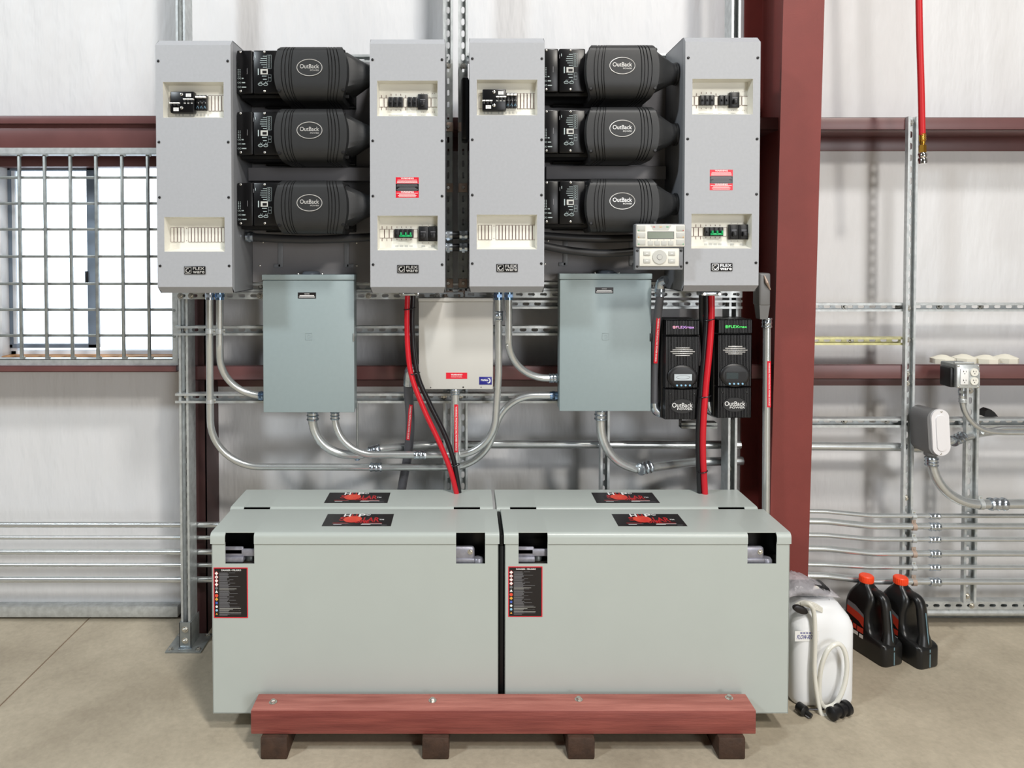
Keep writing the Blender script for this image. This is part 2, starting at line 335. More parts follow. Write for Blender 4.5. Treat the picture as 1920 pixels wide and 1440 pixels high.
# ------------------------------------------------------------------ strut channel
def obox(m, o, A, a0, a1, B, b0, b1, C, c0, c1, k):
    o, A, B, C = Vector(o), Vector(A), Vector(B), Vector(C)
    vs = [o + A * a + B * b + C * c for c in (c0, c1) for b in (b0, b1) for a in (a0, a1)]
    m.add(vs, [(0, 2, 3, 1), (4, 5, 7, 6), (0, 1, 5, 4), (2, 6, 7, 3), (0, 4, 6, 2), (1, 3, 7, 5)], k)
def channel(m, p0, A, L, B, C, k='galv', d=.0413, slots=True, sl=.030, sw=.0145, wd=.0413, pitch=.0508):
    """p0 = middle of the open face at the start, A along, B across, C from the open face to the web"""
    h = wd / 2; t = .0026
    for s in (-1, 1):
        Bs = Vector(B) * s
        obox(m, p0, A, 0, L, Bs, h - t, h, C, 0, d + .0002, k); obox(m, p0, A, 0, L, Bs, h - .0095, h - t, C, 0, t, k); obox(m, p0, A, 0, L, Bs, h - .0095, h - .0070, C, t, .007, k)
    if not slots: obox(m, p0, A, 0, L, B, -h + t, h - t, C, d - t, d, k); return
    N = max(1, round(L / pitch)); pt = L / N; p0, A, B, C = Vector(p0), Vector(A), Vector(B), Vector(C)
    ins = []; out = []
    for i in range(5):
        a = math.radians(-90 + 45 * i); ins.append((sl / 2 - sw / 2 + sw / 2 * math.cos(a), sw / 2 * math.sin(a))); out.append((pt / 2, -h + h * i / 2))
    for i in range(5):
        a = math.radians(90 + 45 * i); ins.append((-sl / 2 + sw / 2 + sw / 2 * math.cos(a), sw / 2 * math.sin(a))); out.append((-pt / 2, h - h * i / 2))
    for q in range(N):
        c = p0 + A * (pt * (q + .5)); vs = []
        for dd in (d - t, d):
            vs += [c + A * a + B * b + C * dd for a, b in ins] + [c + A * a + B * b + C * dd for a, b in out]
        fs = []
        for i in range(10):
            i2 = (i + 1) % 10; fs += [(i, i2, 10 + i2, 10 + i), (20 + i, 30 + i, 30 + i2, 20 + i2), (i, 20 + i, 20 + i2, i2)]
        m.add(vs, fs, k)
X1, Y1, Z1 = Vector((1, 0, 0)), Vector((0, 1, 0)), Vector((0, 0, 1))
def vstrut(u0, u1, vt, vb, Yf, label, group=None, k='galv', z0=None, double=False, web=False, bolts=(), d=.0413):
    vm = (max(vt, 0) + min(vb, 1000)) / 2; xa, xb = P(u0, vm, Yf).x, P(u1, vm, Yf).x; x = (xa + xb) / 2; w_ = xb - xa
    za = P(870, vb, Yf).z if z0 is None else z0; zb = P(870, vt, Yf).z; m = MB()
    if web: channel(m, (x, Yf + .0413, za), Z1, zb - za, X1, -Y1, k, wd=w_, sl=.028, sw=.009)
    else: channel(m, (x, Yf, za), Z1, zb - za, X1, Y1, k, wd=w_, d=d)
    if double: channel(m, (x, Yf + .0826, za), Z1, zb - za, X1, -Y1, k, wd=w_)
    o = tag(m.build('strut_channel'), label, 'strut', group)
    for v in bolts: bolt('bolt', (x, Yf if web else Yf + d - .004, P(870, v, Yf).z), o, .008)
    return o
def hstrut(u0, u1, vt, vb, Yf, label, group=None, k='galv', web=False, bolts=(), slots=True, d=.0413):
    um = (u0 + u1) / 2; z = (P(um, vt, Yf).z + P(um, vb, Yf).z) / 2; wd = P(um, vt, Yf).z - P(um, vb, Yf).z; xa, xb = P(u0, vt, Yf).x, P(u1, vt, Yf).x; m = MB()
    if web: channel(m, (xa, Yf + d, z), X1, xb - xa, Z1, -Y1, k, wd=wd, slots=slots, d=d)
    else: channel(m, (xa, Yf, z), X1, xb - xa, Z1, Y1, k, wd=wd, slots=slots, d=d)
    o = tag(m.build('strut_channel'), label, 'strut', group)
    for u in bolts: bolt('bolt', (P(u, vt, Yf).x, Yf if web else Yf + .036, z), o, .008)
    return o
YD = 3.09
post = vstrut(333.5, 351, -700, 1170, YD, 'tall back-to-back galvanized strut post bolted to the floor by the window', z0=.02, double=True)
vstrut(1368, 1385, -700, 1170, YD, 'tall back-to-back galvanized strut post beside the red steel column', z0=0, double=True, bolts=(883,))
vstrut(831, 849, -700, 1180, 3.125, 'left galvanized strut upright between the two inner enclosures', z0=0)
vstrut(859, 877, -700, 1180, 3.125, 'right galvanized strut upright between the two inner enclosures', z0=0)
vstrut(1126, 1143, 762, 1100, 3.1285, 'galvanized strut upright behind the bent conduit under the right flat panel', z0=0)
vstrut(1698, 1717, 218, 1086, 3.158, 'tall galvanized strut upright beside the hanging red hose', bolts=(229, 578, 638, 702, 720, 936), d=.0215)
vstrut(1811, 1835, 698, 1131, 3.158, 'shorter galvanized strut upright carrying the outlet box', bolts=(734, 1121), d=.0215)
# post foot
m = MB(); fp = thing('post_foot', (post.location.x, 3.13, 0), 'galvanized square foot plate and sleeve under the left strut post', 'post base')
px = post.location.x
m = MB(); m.box(px - .077, px + .077, 3.055, 3.205, 0, .007, 'galvd', .001); m.build('base_plate', fp)
zt = P(343, 1168, 3.08).z; m = MB()
m.box(px - .026, px + .026, 3.083, 3.0875, .007, zt, 'galvd', .001); m.box(px - .026, px - .0215, 3.083, 3.18, .007, zt, 'galvd', .001); m.box(px + .0215, px + .026, 3.083, 3.18, .007, zt, 'galvd', .001)
m.box(px - .029, px + .029, 3.078, 3.083, .007, .012, 'coup'); m.build('sleeve', fp)
for v in (1180, 1201): bolt('bolt', (px, 3.083, P(343, v, 3.083).z), fp, .009)
for a, b in ((-1, 0), (1, 0), (-1, 1), (1, 1)): bolt('anchor_bolt', (px + a * .06, 3.073 + b * .115, .007), fp, .008, ax=(0, 0, 1))
# cross struts
hstrut(330, 868, 531, 547, YH + .01, 'slotted cross strut along the feet of the left pair of enclosures', bolts=(485,))
hstrut(330, 868, 548, 561, YH, 'flat slotted rail under the left pair of enclosures', web=True, d=.02, bolts=(338, 358, 487, 691, 820))
hstrut(872, 1392, 529, 545, YH + .01, 'slotted cross strut along the feet of the right pair of enclosures')
hstrut(872, 1392, 546, 558, YH, 'flat slotted rail under the right pair of enclosures', web=True, d=.02)
hstrut(326, 1060, 611.5, 629, YH + .012, 'long slotted cross strut at the middle height of the left flat panel', bolts=(343,))
hstrut(328, 1060, 738, 756, YH + .012, 'long slotted cross strut just above the foot of the left flat panel', bolts=(343, 832, 863))
hstrut(955, 1392, 563, 579, YH + .012, 'slotted cross strut just under the right pair of enclosures', bolts=(1372,))
hstrut(1060, 1392, 611.5, 629, YH + .012, 'slotted cross strut behind the charge controllers')
hstrut(1225, 1392, 738, 756, YH + .012, 'short slotted cross strut behind the feet of the charge controllers')
hstrut(1278, 1345, 793, 804, 3.03, 'short dark strut bracket below the left charge controller', k='galvd', slots=False)
hstrut(445, 840, 102, 117, YH + .012, 'slotted cross strut behind the top left charcoal inverter'); hstrut(875, 1385, 100, 115, YH + .012, 'slotted cross strut behind the top right charcoal inverter')
hstrut(1505, 2800, 568.5, 584, YG + .001, 'bright slotted cross strut at head of the right wall bay', bolts=(1592, 1692, 1772, 1850))
hstrut(1505, 1699, 632.5, 647, YG + .001, 'yellow zinc cross strut left of the hose upright', k='yzinc', bolts=(1604,))
hstrut(1505, 2800, 785, 801.5, YG + .001, 'slotted cross strut behind the grey conduit body', bolts=(1592, 1672, 1776, 1846))
hstrut(1640, 2800, 1128, 1143, 3.24, 'slotted base strut at the foot of the right wall', web=True, bolts=(1822,))
# the slotted rails in front of the inner uprights
for uc, lab in ((840.5, 'dark slotted rail bolted between the left enclosures and the gap'), (868.5, 'dark slotted rail bolted beside the right enclosures')):
    o = vstrut(uc - 8, uc + 8, 119, 559, 3.08, lab, k='galvd', web=True, bolts=(124, 238, 352, 531, 553))
    for v in (238, 352, 531, 553):
        m = MB(); a = 1 if uc < 855 else -1; x = P(uc, v, 3.078).x; z = P(uc, v, 3.078).z
        m.box(x - .018, x + .018, 3.0755, 3.0785, z - .019, z + .019, 'copper', .001); m.box(x + a * .018, x + a * .021, 3.0755, 3.11, z - .019, z + .019, 'copper', .001); m.build('angle_bracket', o)
# window grille
G0 = thing('window_grille', (P(150, 690, 3.2).x, 3.2, P(150, 686, 3.2).z), 'welded galvanized bar grille over the window', 'security grille')
m = MB(); gy = 3.2; gx0, gx1 = P(-70, 480, gy).x, P(332, 480, gy).x; gz0, gz1 = P(1, 686, gy).z, P(1, 277, gy).z
m.box(gx0, gx1, gy, gy + .004, gz1 - .027, gz1, 'galv'); m.box(gx0, gx1, gy, gy + .05, gz1 - .03, gz1 - .026, 'galv'); m.box(gx0, gx1, gy, gy + .004, gz0, gz0 + .03, 'galv'); m.box(gx0, gx1, gy, gy + .05, gz0 + .027, gz0 + .031, 'galv')
m.box(gx1 - .024, gx1, gy - .001, gy + .003, gz0 + .001, gz1 - .001, 'galv'); m.box(gx0, gx0 + .024, gy - .001, gy + .003, gz0 + .001, gz1 - .001, 'galv'); m.build('frame', G0)
for i, u in enumerate((-59, -10, 38.5, 86, 134, 182, 230.5, 278.5)):
    x = P(u, 480, gy + .015).x; m = MB(); m.box(x - .0062, x + .0062, gy + .008, gy + .021, gz0 + .02, gz1 - .02, 'galvd', .002); m.rev((x + .02, gy + .0, gz1 - .033), (0, -1, 0), [(0, .006), (.004, .006)], 'galvd', 8); m.rev((x + .02, gy, gz0 + .037), (0, -1, 0), [(0, .006), (.004, .006)], 'galvd', 8); m.build('upright_bar', G0)  # darker steel on all bars; their backlit shade is in the colour
for v in (333, 381.5, 430, 481, 532, 580.5, 629):
    z = P(150, v, gy + .03).z; m = MB(); m.box(gx0 + .01, gx1 - .005, gy + .0235, gy + .036, z - .006, z + .006, 'galvd', .002); m.rev((gx1 - .016, gy + .002, z), (0, -1, 0), [(0, .008), (.006, .006)], 'galvd', 8); m.build('cross_bar', G0)
# ------------------------------------------------------------------ battery cabinets on their pallet
PZ = .0765
pal = thing('pallet', (P(944, 1380, 2.47).x, 2.6, 0), 'low pallet of red painted timbers on dark skids under the battery cabinets', 'pallet')
x0, x1 = P(470, 1356, 2.425).x, P(1418, 1356, 2.425).x
for y in (2.425, 2.93):
    m = MB(); m.box(x0, x1, y, y + (.095 if y < 2.5 else .06), PZ, .159 if y < 2.5 else PZ + .0, 'wood', .004) if y < 2.5 else None
    if y < 2.5:
        o = m.build('rail', pal); o.data.materials.append(M['woodtop'])
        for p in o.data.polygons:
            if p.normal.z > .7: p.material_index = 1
for u0, u1 in ((485, 542), (789, 844.5), (1063, 1117), (1343, 1402)):
    um = (u0 + u1) / 2; xa = P(um, 1405, 2.41).x; m = MB(); m.box(xa - .046, xa + .046, 2.408, 3.02, 0, PZ - .001, 'skid', .006); m.build('skid', pal)
for u, v in ((512, 1317), (811, 1314), (1085, 1312), (1367, 1309)): bolt('bolt', PF(u, v, .159), pal, .009, ax=(0, 0, 1))
BZ1 = P(640, 1000, 2.533).z; BZL = P(640, 1020, 2.533).z
def brand_label(m, cx, cy, z, k=1.0):
    w_, h = .252 * k, .121 * k; A = (1, 0, 0); B = (0, 1, 0)
    R = lambda x0, x1, y0, y1, kk, dz: m.quad((cx + x0 * w_, cy + y0 * h, z + dz), (cx + x1 * w_, cy + y0 * h, z + dz), (cx + x1 * w_, cy + y1 * h, z + dz), (cx + x0 * w_, cy + y1 * h, z + dz), kk)
    m.box(cx - w_ / 2, cx + w_ / 2, cy - h / 2, cy + h / 2, z - .0005, z, 'blk')
    T = lambda t, x, y, hh, kk, dz, ww=None: m.text(t, (cx + x * w_, cy + y * h, z + dz), hh * h, kk, ww and ww * w_, A, B, .02)
    T('S', -.24, .08, .3, 'redp', .0004, .09); T('LAR', .19, .02, .36, 'redp', .0004, .24); T('ONE', .06, -.14, .26, 'redp', .0006, .22)
    m.disc((cx - .09 * w_, cy + .05 * h, z + .0008), .135 * w_, 'orange', 20, A, B, .28 * h)
    T('H', -.19, .36, .24, 'white', .0012, .1); T('U', -.085, .36, .22, 'redp', .0012, .08); T('P', .03, .36, .24, 'white', .0012, .1); T('\u00ae', .12, .4, .14, 'white', .0012); T('TM', .34, .0, .08, 'white', .0012)
    for y, a, b, kk in ((-.3, -.36, -.14, 'redp'), (-.36, -.35, -.12, 'grey'), (-.41, -.34, -.22, 'white'), (-.3, .06, .36, 'redp'), (-.36, .07, .36, 'white'), (-.41, .06, .2, 'white'), (-.46, .36, .44, 'grey')): R(a, b, y, y + .03, kk, .0012)
def danger_label(m, x0, z1, y):
    w_, h = P(464, 1100, y).x - P(400, 1100, y).x, .181; z0 = z1 - h; m.box(x0, x0 + w_, y - .0006, y, z0, z1, 'red'); m.rect(x0 + .003, x0 + w_ - .003, z0 + .003, z1 - .003, y - .0009, 'blk')
    m.text('DANGER \u2022 PELIGRO', (x0 + w_ * .52, y - .0012, z1 - .009), .0055, 'white', .07, bold=.02)
    q = random.Random(3)
    for i in range(38):
        z = z1 - .018 - i * .0041; e = .3 + q.random() * .6
        if i in (14, 15, 31, 32, 33, 35): m.rect(x0 + .02, x0 + .02 + e * .09, z - .0012, z, y - .0012, 'greyl')
        else: m.rect(x0 + .02, x0 + .02 + (.25 + .2 * e) * .09, z - .002, z, y - .0012, 'grey')
        if i % 3 == 0: m.rect(x0 + .055, x0 + .055 + e * .05, z - .001, z, y - .0012, 'grey')
    for i, (kk, sh) in enumerate((('white', 4), ('white', 4), ('white', 4), ('white', 4), ('grey', 4), ('white', 3), ('orange', 8), ('yellow', 4), ('blue', 8), ('white', 8), ('sky', 8), ('yellow', 3))):
        z = z1 - .0205 - i * .0133; r = .0062 if i < 8 else .0045
        if i < 4: m.poly([(x0 + .0105 + 1.25 * r * math.sin(2 * math.pi * k / sh), y - .00105, z + 1.25 * r * math.cos(2 * math.pi * k / sh)) for k in range(sh)], 'redp')
        m.poly([(x0 + .0105 + r * math.sin(2 * math.pi * k / sh), y - .0012, z + r * math.cos(2 * math.pi * k / sh)) for k in range(sh)], kk)
        if i == 1: m.disc((x0 + .0105, y - .0015, z), .0016, 'blk', 8)
def cabinet(u0, u1, y0, dep, dx, label, lu, rear=False):
    X0, X1 = P(u0, 1010, 2.533).x + dx, P(u1, 1010, 2.533).x + dx; y1 = y0 + dep; root = thing('battery_cabinet', ((X0 + X1) / 2, (y0 + y1) / 2, PZ), label, 'battery', 'battery cabinets on the pallet')
    bx0, bx1 = X0 + .004, X1 - .004; n1 = [(X0 + .052, X0 + .155), (X1 - .154, X1 - .051)]; nz = P(640, 1058, 2.533).z; yb = y0 + .004; t = .003
    m = MB(); xs = [bx0, n1[0][0], n1[0][1], n1[1][0], n1[1][1], bx1]
    hs = BZL + .004; ol = [(bx0, PZ), (bx1, PZ), (bx1, hs), (n1[1][1], hs), (n1[1][1], nz), (n1[1][0], nz), (n1[1][0], hs), (n1[0][1], hs), (n1[0][1], nz), (n1[0][0], nz), (n1[0][0], hs), (bx0, hs)]
    m.prism(ol, (0, yb, 0), (1, 0, 0), (0, 0, 1), (0, t, 0), 'batt')
    m.box(bx0, bx0 + t, yb, y1 - .002, PZ, BZL, 'batt', .001); m.box(bx1 - t, bx1, yb, y1 - .002, PZ, BZL, 'batt', .001); m.box(bx0, bx1, y1 - .005, y1 - .002, PZ, BZL, 'batt', .001); m.box(bx0, bx1, yb, y1 - .002, PZ, PZ + t, 'batt', .001)
    m.build('body', root)
    m = MB(); R = .016; zt = BZ1
    def prof(cut):
        p = []
        if not cut:
            p.append((y0, BZL)); p += [(y0 + R - R * math.cos(a), zt - R + R * math.sin(a)) for a in [math.pi / 2 * i / 6 for i in range(7)]]
        else: p += [(y0 + .013, zt)] * 8
        p += [(y1 - R + R * math.sin(a), zt - R + R * math.cos(a)) for a in [math.pi / 2 * i / 6 for i in range(7)]] + [(y1, BZL)]
        return p
    lx = [X0, n1[0][0], n1[0][1], n1[1][0], n1[1][1], X1]
    for i in range(5):
        p = prof(i in (1, 3)); q = [(a + (.003 if a < (y0 + y1) / 2 else -.003), b - .003) for a, b in p] ; n = len(p)
        if i in (1, 3): q = [(y0 + .013, zt - .003)] * 8 + q[8:]
        q[0] = (q[0][0], p[0][1] if i not in (1, 3) else q[0][1]); q[-1] = (q[-1][0], BZL)
        rg = p + q[::-1]
        m.loft([[(x, a, b) for a, b in rg] for x in (lx[i], lx[i + 1])], 'batt')
    for x in (X0, X1 - .002): m.box(x, x + .002, y0 + R * .5, y1 - R * .5, BZL, zt - .004, 'batt')
    lid = m.build('lid', root, 40)
    m = MB(); m.box(bx0 + t, bx1 - t, yb + t, y1 - .006, nz - .03, nz - .008, 'cell'); m.box(bx0 + t, bx1 - t, yb + .1, yb + .105, nz - .01, zt - .01, 'gloss'); m.build('cell_tops', root)
    for s, (a, b) in enumerate(n1):
        m = MB(); h = nz - .008
        if s == 0:
            m.box(a - .03, b + .02, yb + .02, yb + .03, h + .026, h + .052, 'lead', .003); m.box(a - .02, a + .058, yb + .02, yb + .032, h + .03, h + .06, 'lead', .006); m.box(a - .03, a + .06, yb + .012, yb + .045, h + .006, h + .026, 'lead', .004)
        else:
            m.box(a - .06, a + .066, yb + .014, yb + .034, h + .012, h + .062, 'lead', .012, 3); m.box(a - .06, a + .066, yb + .01, yb + .04, h + .004, h + .022, 'lead', .003)
        m.build('terminal_bar', root)
        if s == 1: bolt('bolt', (a + .05, yb + .014, h + .045), root, .006, 'bolt')
        m = MB(); m.rev((b - (.024 if s else .03), yb + (.03 if s else .06), h), (0, 0, 1), [(0, .02), (.012, .02), (.018, .016), (.02, .01)], 'lead' if s else 'galvd', 20); m.build('cell_cap', root)
    m = MB(); brand_label(m, P(lu, 975, y0 + dep * .48).x, y0 + dep * .5, zt + .0006, 1.0); o = m.build('brand_label', lid); o['label'] = 'black and red brand label on the lid'
    if not rear:
        m = MB(); danger_label(m, X0 + .01 if u0 < 600 else X0 + .0155, P(640, 1065 if u0 < 600 else 1063, 2.533).z, yb - .0004); o = m.build('danger_label', root); o['label'] = 'red bordered danger label'
    return root
cabinet(394, 936.5, 2.533, .252, 0, 'front left sage grey steel battery cabinet behind the red timber rail', 672)
cabinet(945, 1484, 2.533, .252, 0, 'front right sage grey steel battery cabinet beside the white jug', 1217)
cabinet(394, 936.5, 2.788, .226, -.012, 'rear left sage grey steel battery cabinet under the red and black cables', 671, True)
cabinet(945, 1484, 2.788, .226, -.014, 'rear right sage grey steel battery cabinet beside the steel column', 1172, True)
xa, xb = P(937.5, 1180, 2.537).x, P(943.5, 1180, 2.537).x; m = MB(); m.box(xa - .0015, xb + .0015, 2.545, 2.78, PZ - .001, BZL - .012, 'inv', .002); m.box(xa + .001, xb - .001, 2.545, 2.78, BZL - .012, BZ1 - .012, 'inv', .001)
tag(m.build('gap_infill'), 'black spacer strip in the gap between the front battery cabinets', 'infill')  # black filler closing the gap between the cabinet sides
# ------------------------------------------------------------------ breaker enclosures
def badge(m, cx, y, cz, holo=False):
    k = 'silver'; w_, h = .083, .031; m.box(cx - w_ / 2, cx + w_ / 2, y - .004, y, cz - h / 2, cz + h / 2, 'gloss', .002); f = y - .0045
    x0 = cx - w_ / 2 + .003; m.frame(x0, x0 + .026, cz - .0125, cz + .0125, f, .0015, k)
    pts = [(x0 + .013 + .0075 * math.cos(t), f - .0004, cz - .001 + .0075 * math.sin(t)) for t in [math.radians(70 + 300 * i / 20) for i in range(21)]]
    m.tube(pts, .0016, 'silver', 6)
    m.text('FLEX', (cx + .0155, f, cz + .0068), .0105, k, .044, bold=.008); m.text('ware', (cx + .0155, f, cz - .0072), .0095, k, .045, bold=.01)
def warn3(m, cx, y, cz, sc=1.0):
    w_, h = .089 * sc, .079 * sc; x0 = cx - w_ / 2; z1 = cz + h / 2; f = y - .0004
    for a, b, kk in ((0, .325, 'red'), (.325, .665, 'blk'), (.665, 1, 'red')): m.box(x0, x0 + w_, y - .0004, y, z1 - b * h, z1 - a * h, kk)
    for t in (.05, .715): m.text('WARNING', (cx, f - .0003, z1 - t * h), .006 * sc, 'white', .05 * sc, bold=.03)
    q = random.Random(5)
    for i in range(15):
        t = .13 + i * .058
        if .66 < t < .76: continue
        e = .03 + q.random() * .012; m.rect(cx - e * sc, cx + e * sc, z1 - t * h - .0018 * sc, z1 - t * h, f - .0003, 'white' if not .3 < t < .66 else 'grey')
def enclosure(uc, vt, vb, label, kind, holo=False, warn=None):
    W_ = .2895; c = P(uc, (vt + vb) / 2, YE); z0 = P(uc, vb, YE).z; z1 = P(uc, vt, YE).z; H = z1 - z0; hw = W_ / 2; off = (c.x, YE, z0)
    root = thing('breaker_enclosure', off, label, 'enclosure', 'grey breaker enclosures on the strut frame'); t = .003
    m = MB(off); dz = .025
    m.box(-hw, -hw + t, .028, .272, -dz, H + dz, 'flexd', .001); m.box(hw - t, hw, .028, .272, -dz, H + dz, 'flexd', .001); m.box(-hw, hw, .268, .272, -dz, H + dz, 'flexd'); m.box(-hw, hw, .03, .27, -dz, -dz + t, 'flexd'); m.box(-hw, hw, .03, .27, H + dz - t, H + dz, 'flexd')  # sides in a darker copy of the cover grey, shade in the colour
    for i, zz in enumerate((H - .26, H - .3, H - .34)):
        for s in (-1, 1): m.cyl((s * hw, .2, zz), (s * (hw + .0015), .2, zz), .008, 'flexd', 12)
    m.build('housing', root)
    wx0 = -hw + .028; wx1 = wx0 + .2335; wins = [(H - .278, H - .1415), (H - .795, H - .661)]
    m = MB(off); xs = [-hw, wx0, wx1, hw]; zz = [0, wins[1][0], wins[1][1], wins[0][0], wins[0][1], H]
    for i in range(3):
        for j_ in range(5):
            if i == 1 and j_ in (1, 3): continue
            m.rect(xs[i], xs[i + 1], zz[j_], zz[j_ + 1], 0, 'flex')
    b = .002
    m.quad((-hw, 0, H), (hw, 0, H), (hw - b, .03, H + dz), (-hw + b, .03, H + dz), 'flex'); m.quad((-hw, 0, 0), (hw, 0, 0), (hw - .006, .03, -dz), (-hw + .006, .03, -dz), 'flex')
    for s in (-1, 1): m.add([(s * hw, 0, 0), (s * hw, 0, H), (s * hw, .03, H + dz), (s * hw, .03, -dz)], [(0, 1, 2, 3)], 'flex')
    m.build('front_cover', root, 20)
    for zc in (H - .061, H - .372, H - .585, H - .81 - .04):
        for s in (-1, 1):
            m = MB(off); screw(m, (s * (hw - .011), 0, zc), .0052, 'black'); m.build('screw', root)
    m = MB(off); badge(m, .001, 0, H - .867, holo); o = m.build('badge', root); o['label'] = 'small black nameplate with silver lettering'
    if warn: m = MB(off); warn3(m, warn[0], 0, H - warn[1]); o = m.build('warning_label', root); o['label'] = 'red and black warning label'
    D = .046
    for wi, (za, zb) in enumerate(wins):
        m = MB(off); a0, a1, e0, e1 = wx0 + .004, wx1 - .004, za + .011, zb - .003
        f = [(wx0, 0, za), (wx1, 0, za), (wx1, 0, zb), (wx0, 0, zb)]; g = [(a0, D, e0), (a1, D, e0), (a1, D, e1), (a0, D, e1)]
        for i in range(4): m.quad(f[i], f[(i + 1) % 4], g[(i + 1) % 4], g[i], 'cream')
        m.quad(*g, 'cream'); ww, hh = wx1 - wx0, zb - za
        X = lambda t_: wx0 + t_ * ww
        Z = lambda t_: zb - t_ * hh
        y = D - .0006
        def blank(x0, x1, t0, t1, raised=True):
            m.frame(X(x0), X(x1), Z(t1), Z(t0), y - .002, .0012, 'brown'); m.rect(X(x0) + .001, X(x1) - .001, Z(t1) + .001, Z(t0) - .001, y - .0015, 'cream')
        def pin(x, t0, t1, kk='brown'): m.rect(X(x) - .0011, X(x) + .0011, Z(t1), Z(t0), y - .0004, kk)
        def breaker(x0, x1, t0, t1, big=False, face='black'):
            q = MB(off); q.box(X(x0), X(x1), D - .016, D, Z(t1), Z(t0), face, .002); xm = X((x0 + x1) / 2); zm = Z((t0 + t1) / 2)
            if big:
                q.box(X(x0) + .004, X(x1) - .004, D - .019, D - .015, Z(t1) + .004, Z(t0) - .004, 'black', .001); q.rect(xm - .010, xm + .010, zm + .006, zm + .0085, D - .0195, 'grey')
            else: q.rect(xm - .003, xm + .003, zm - .001, zm + .001, D - .0163, 'grey')
            o_ = q.build('circuit_breaker', root); q = MB(off)
            if big: q.box(xm - .0085, xm + .0085, D - .034, D - .018, zm - .018, zm + .001, 'black', .003)
            else: q.box(xm - .0028, xm + .0028, D - .023, D - .014, zm - .005, zm + .003, 'black', .001)
            q.build('toggle', o_)
        if kind == 'ac':
            if wi == 0:
                blank(.038, .1, .31, .755)
                for i in range(6): blank(.685 + i * .0555, .735 + i * .0555 if i < 5 else .995, .31, .755)
                for i in range(3):
                    breaker(.494 + i * .06, .553 + i * .06, .32, .75)
                    q = MB(off); xm = X(.5235 + i * .06); q.box(xm - .006, xm + .006, D - .028, D - .012, Z(.41), Z(.36), 'white', .001); q.rect(xm - .004, xm + .004, Z(.56), Z(.52), D - .0166, 'white')
                    q.tube([(xm - .004, D - .0166, Z(.7)), (xm, D - .0166, Z(.63)), (xm + .004, D - .0166, Z(.7))], .0007, 'sky', 5); q.build('breaker_marking', root)
                q = MB(off); q.box(X(.095), X(.49), D - .034, D - .004, Z(.85), Z(.245), 'gloss', .004); o_ = q.build('interlock_plate', root)
                for fx, fz, n in ((.092, .57, 3), (.32, .46, 3)):
                    for i in range(n):
                        q = MB(off); x_ = X(fx + i * .058); q.box(x_, x_ + .0125, D - .042, D - .03, Z(fz + .028), Z(fz - .01), 'white', .001); q.box(x_ + .002, x_ + .0105, D - .04, D - .03, Z(fz + .1), Z(fz + .028), 'black', .001); q.build('toggle', o_)
                        if fx > .2: q = MB(off); q.rect(x_ + .001, x_ + .009, Z(.59), Z(.545), D - .0345, 'white'); q.build('rating_mark', o_)
                for fz in (.33, .71): q = MB(off); screw(q, (X(.288), D - .034, Z(fz)), .0062, 'bolt'); q.build('screw', o_)
                for fx0, fx1, fz0, fz1 in ((.358, .445, .305, .4), (.15, .238, .7, .8)):
                    q = MB(off); q.rect(X(fx0), X(fx1), Z(fz1), Z(fz0), D - .0346, 'white')
                    for i in range(3): q.rect(X(fx0) + .004, X(fx1) - .004, Z(fz0 + .025 + i * .025) - .0008, Z(fz0 + .025 + i * .025), D - .0349, 'grey')
                    q.build('paper_label', o_)
                for i in range(9): m.rect(X(.12 + i * .06) if i < 3 else X(.18 + i * .06), (X(.145 + i * .06) if i < 3 else X(.205 + i * .06)), Z(.9), Z(.83), y, 'greyl')
            else:
                for i in range(4): blank(.03 + i * .058, .083 + i * .058, .29, .72)
                for i in range(12): blank(.325 + i * .0562, .376 + i * .0562, .29, .72)
                for t_ in (.32, .68): m.disc((X(.295), y, Z(t_)), .0016, 'brown', 8)
        else:
            if wi == 0:
                for a, b_ in ((.015, .085), (.097, .165), (.423, .488), (.83, .88), (.89, .99)): blank(a, b_, .415, .68)
                for a in (.05, .13, .456): pin(a, .335, .41); pin(a, .685, .765)
                for i in range(3): breaker(.173 + i * .0815, .252 + i * .0815, .41, .69); pin(.212 + i * .0815, .3, .35); pin(.212 + i * .0815, .75, .78)
                breaker(.494, .572, .41, .69); breaker(.578, .655, .41, .69); breaker(.664, .83, .325, .76, True)
                for a, b_ in ((.166, .41), (.5, .56), (.715, .79)): m.rect(X(a), X(b_), Z(.915), Z(.895), y, 'greyl')
                for a in (.72, .75, .83, .91, .94): m.disc((X(a), y, Z(.29)), .0013, 'brown', 8); m.disc((X(a), y, Z(.82)), .0013, 'brown', 8)
            else:
                for i in range(3): blank(.015 + i * .081, .093 + i * .081, .38, .64); pin(.055 + i * .081, .29, .375); pin(.055 + i * .081, .645, .73)
                blank(.585, .655, .38, .64)
                for i in range(4): breaker(.267 + i * .0785, .344 + i * .0785, .375, .64); pin(.305 + i * .0785, .3, .34); pin(.305 + i * .0785, .66, .7); m.rect(X(.275 + i * .08), X(.33 + i * .08), Z(.9), Z(.85), y, 'greyl')
                q = MB(off); q.box(X(.355), X(.565), D - .026, D - .012, Z(.61), Z(.55), 'green', .002)
                for i in range(3): q.box(X(.37 + i * .08), X(.395 + i * .08), D - .03, D - .014, Z(.57), Z(.475), 'green', .002)
                q.build('gang_handle', root)
                breaker(.672, .833, .295, .735, True); breaker(.838, .998, .295, .735, True)
                for a in (.72, .88): m.rect(X(a), X(a + .06), Z(.9), Z(.85), y, 'greyl')
                for a in (.73, .84, .95): m.disc((X(a), y, Z(.26)), .0013, 'brown', 8); m.disc((X(a), y, Z(.78)), .0013, 'brown', 8)
        m.build('breaker_bezel', root)
    return root
enclosure(363.5, 84.5, 538, 'leftmost tall grey breaker enclosure, hung beside the window', 'ac')
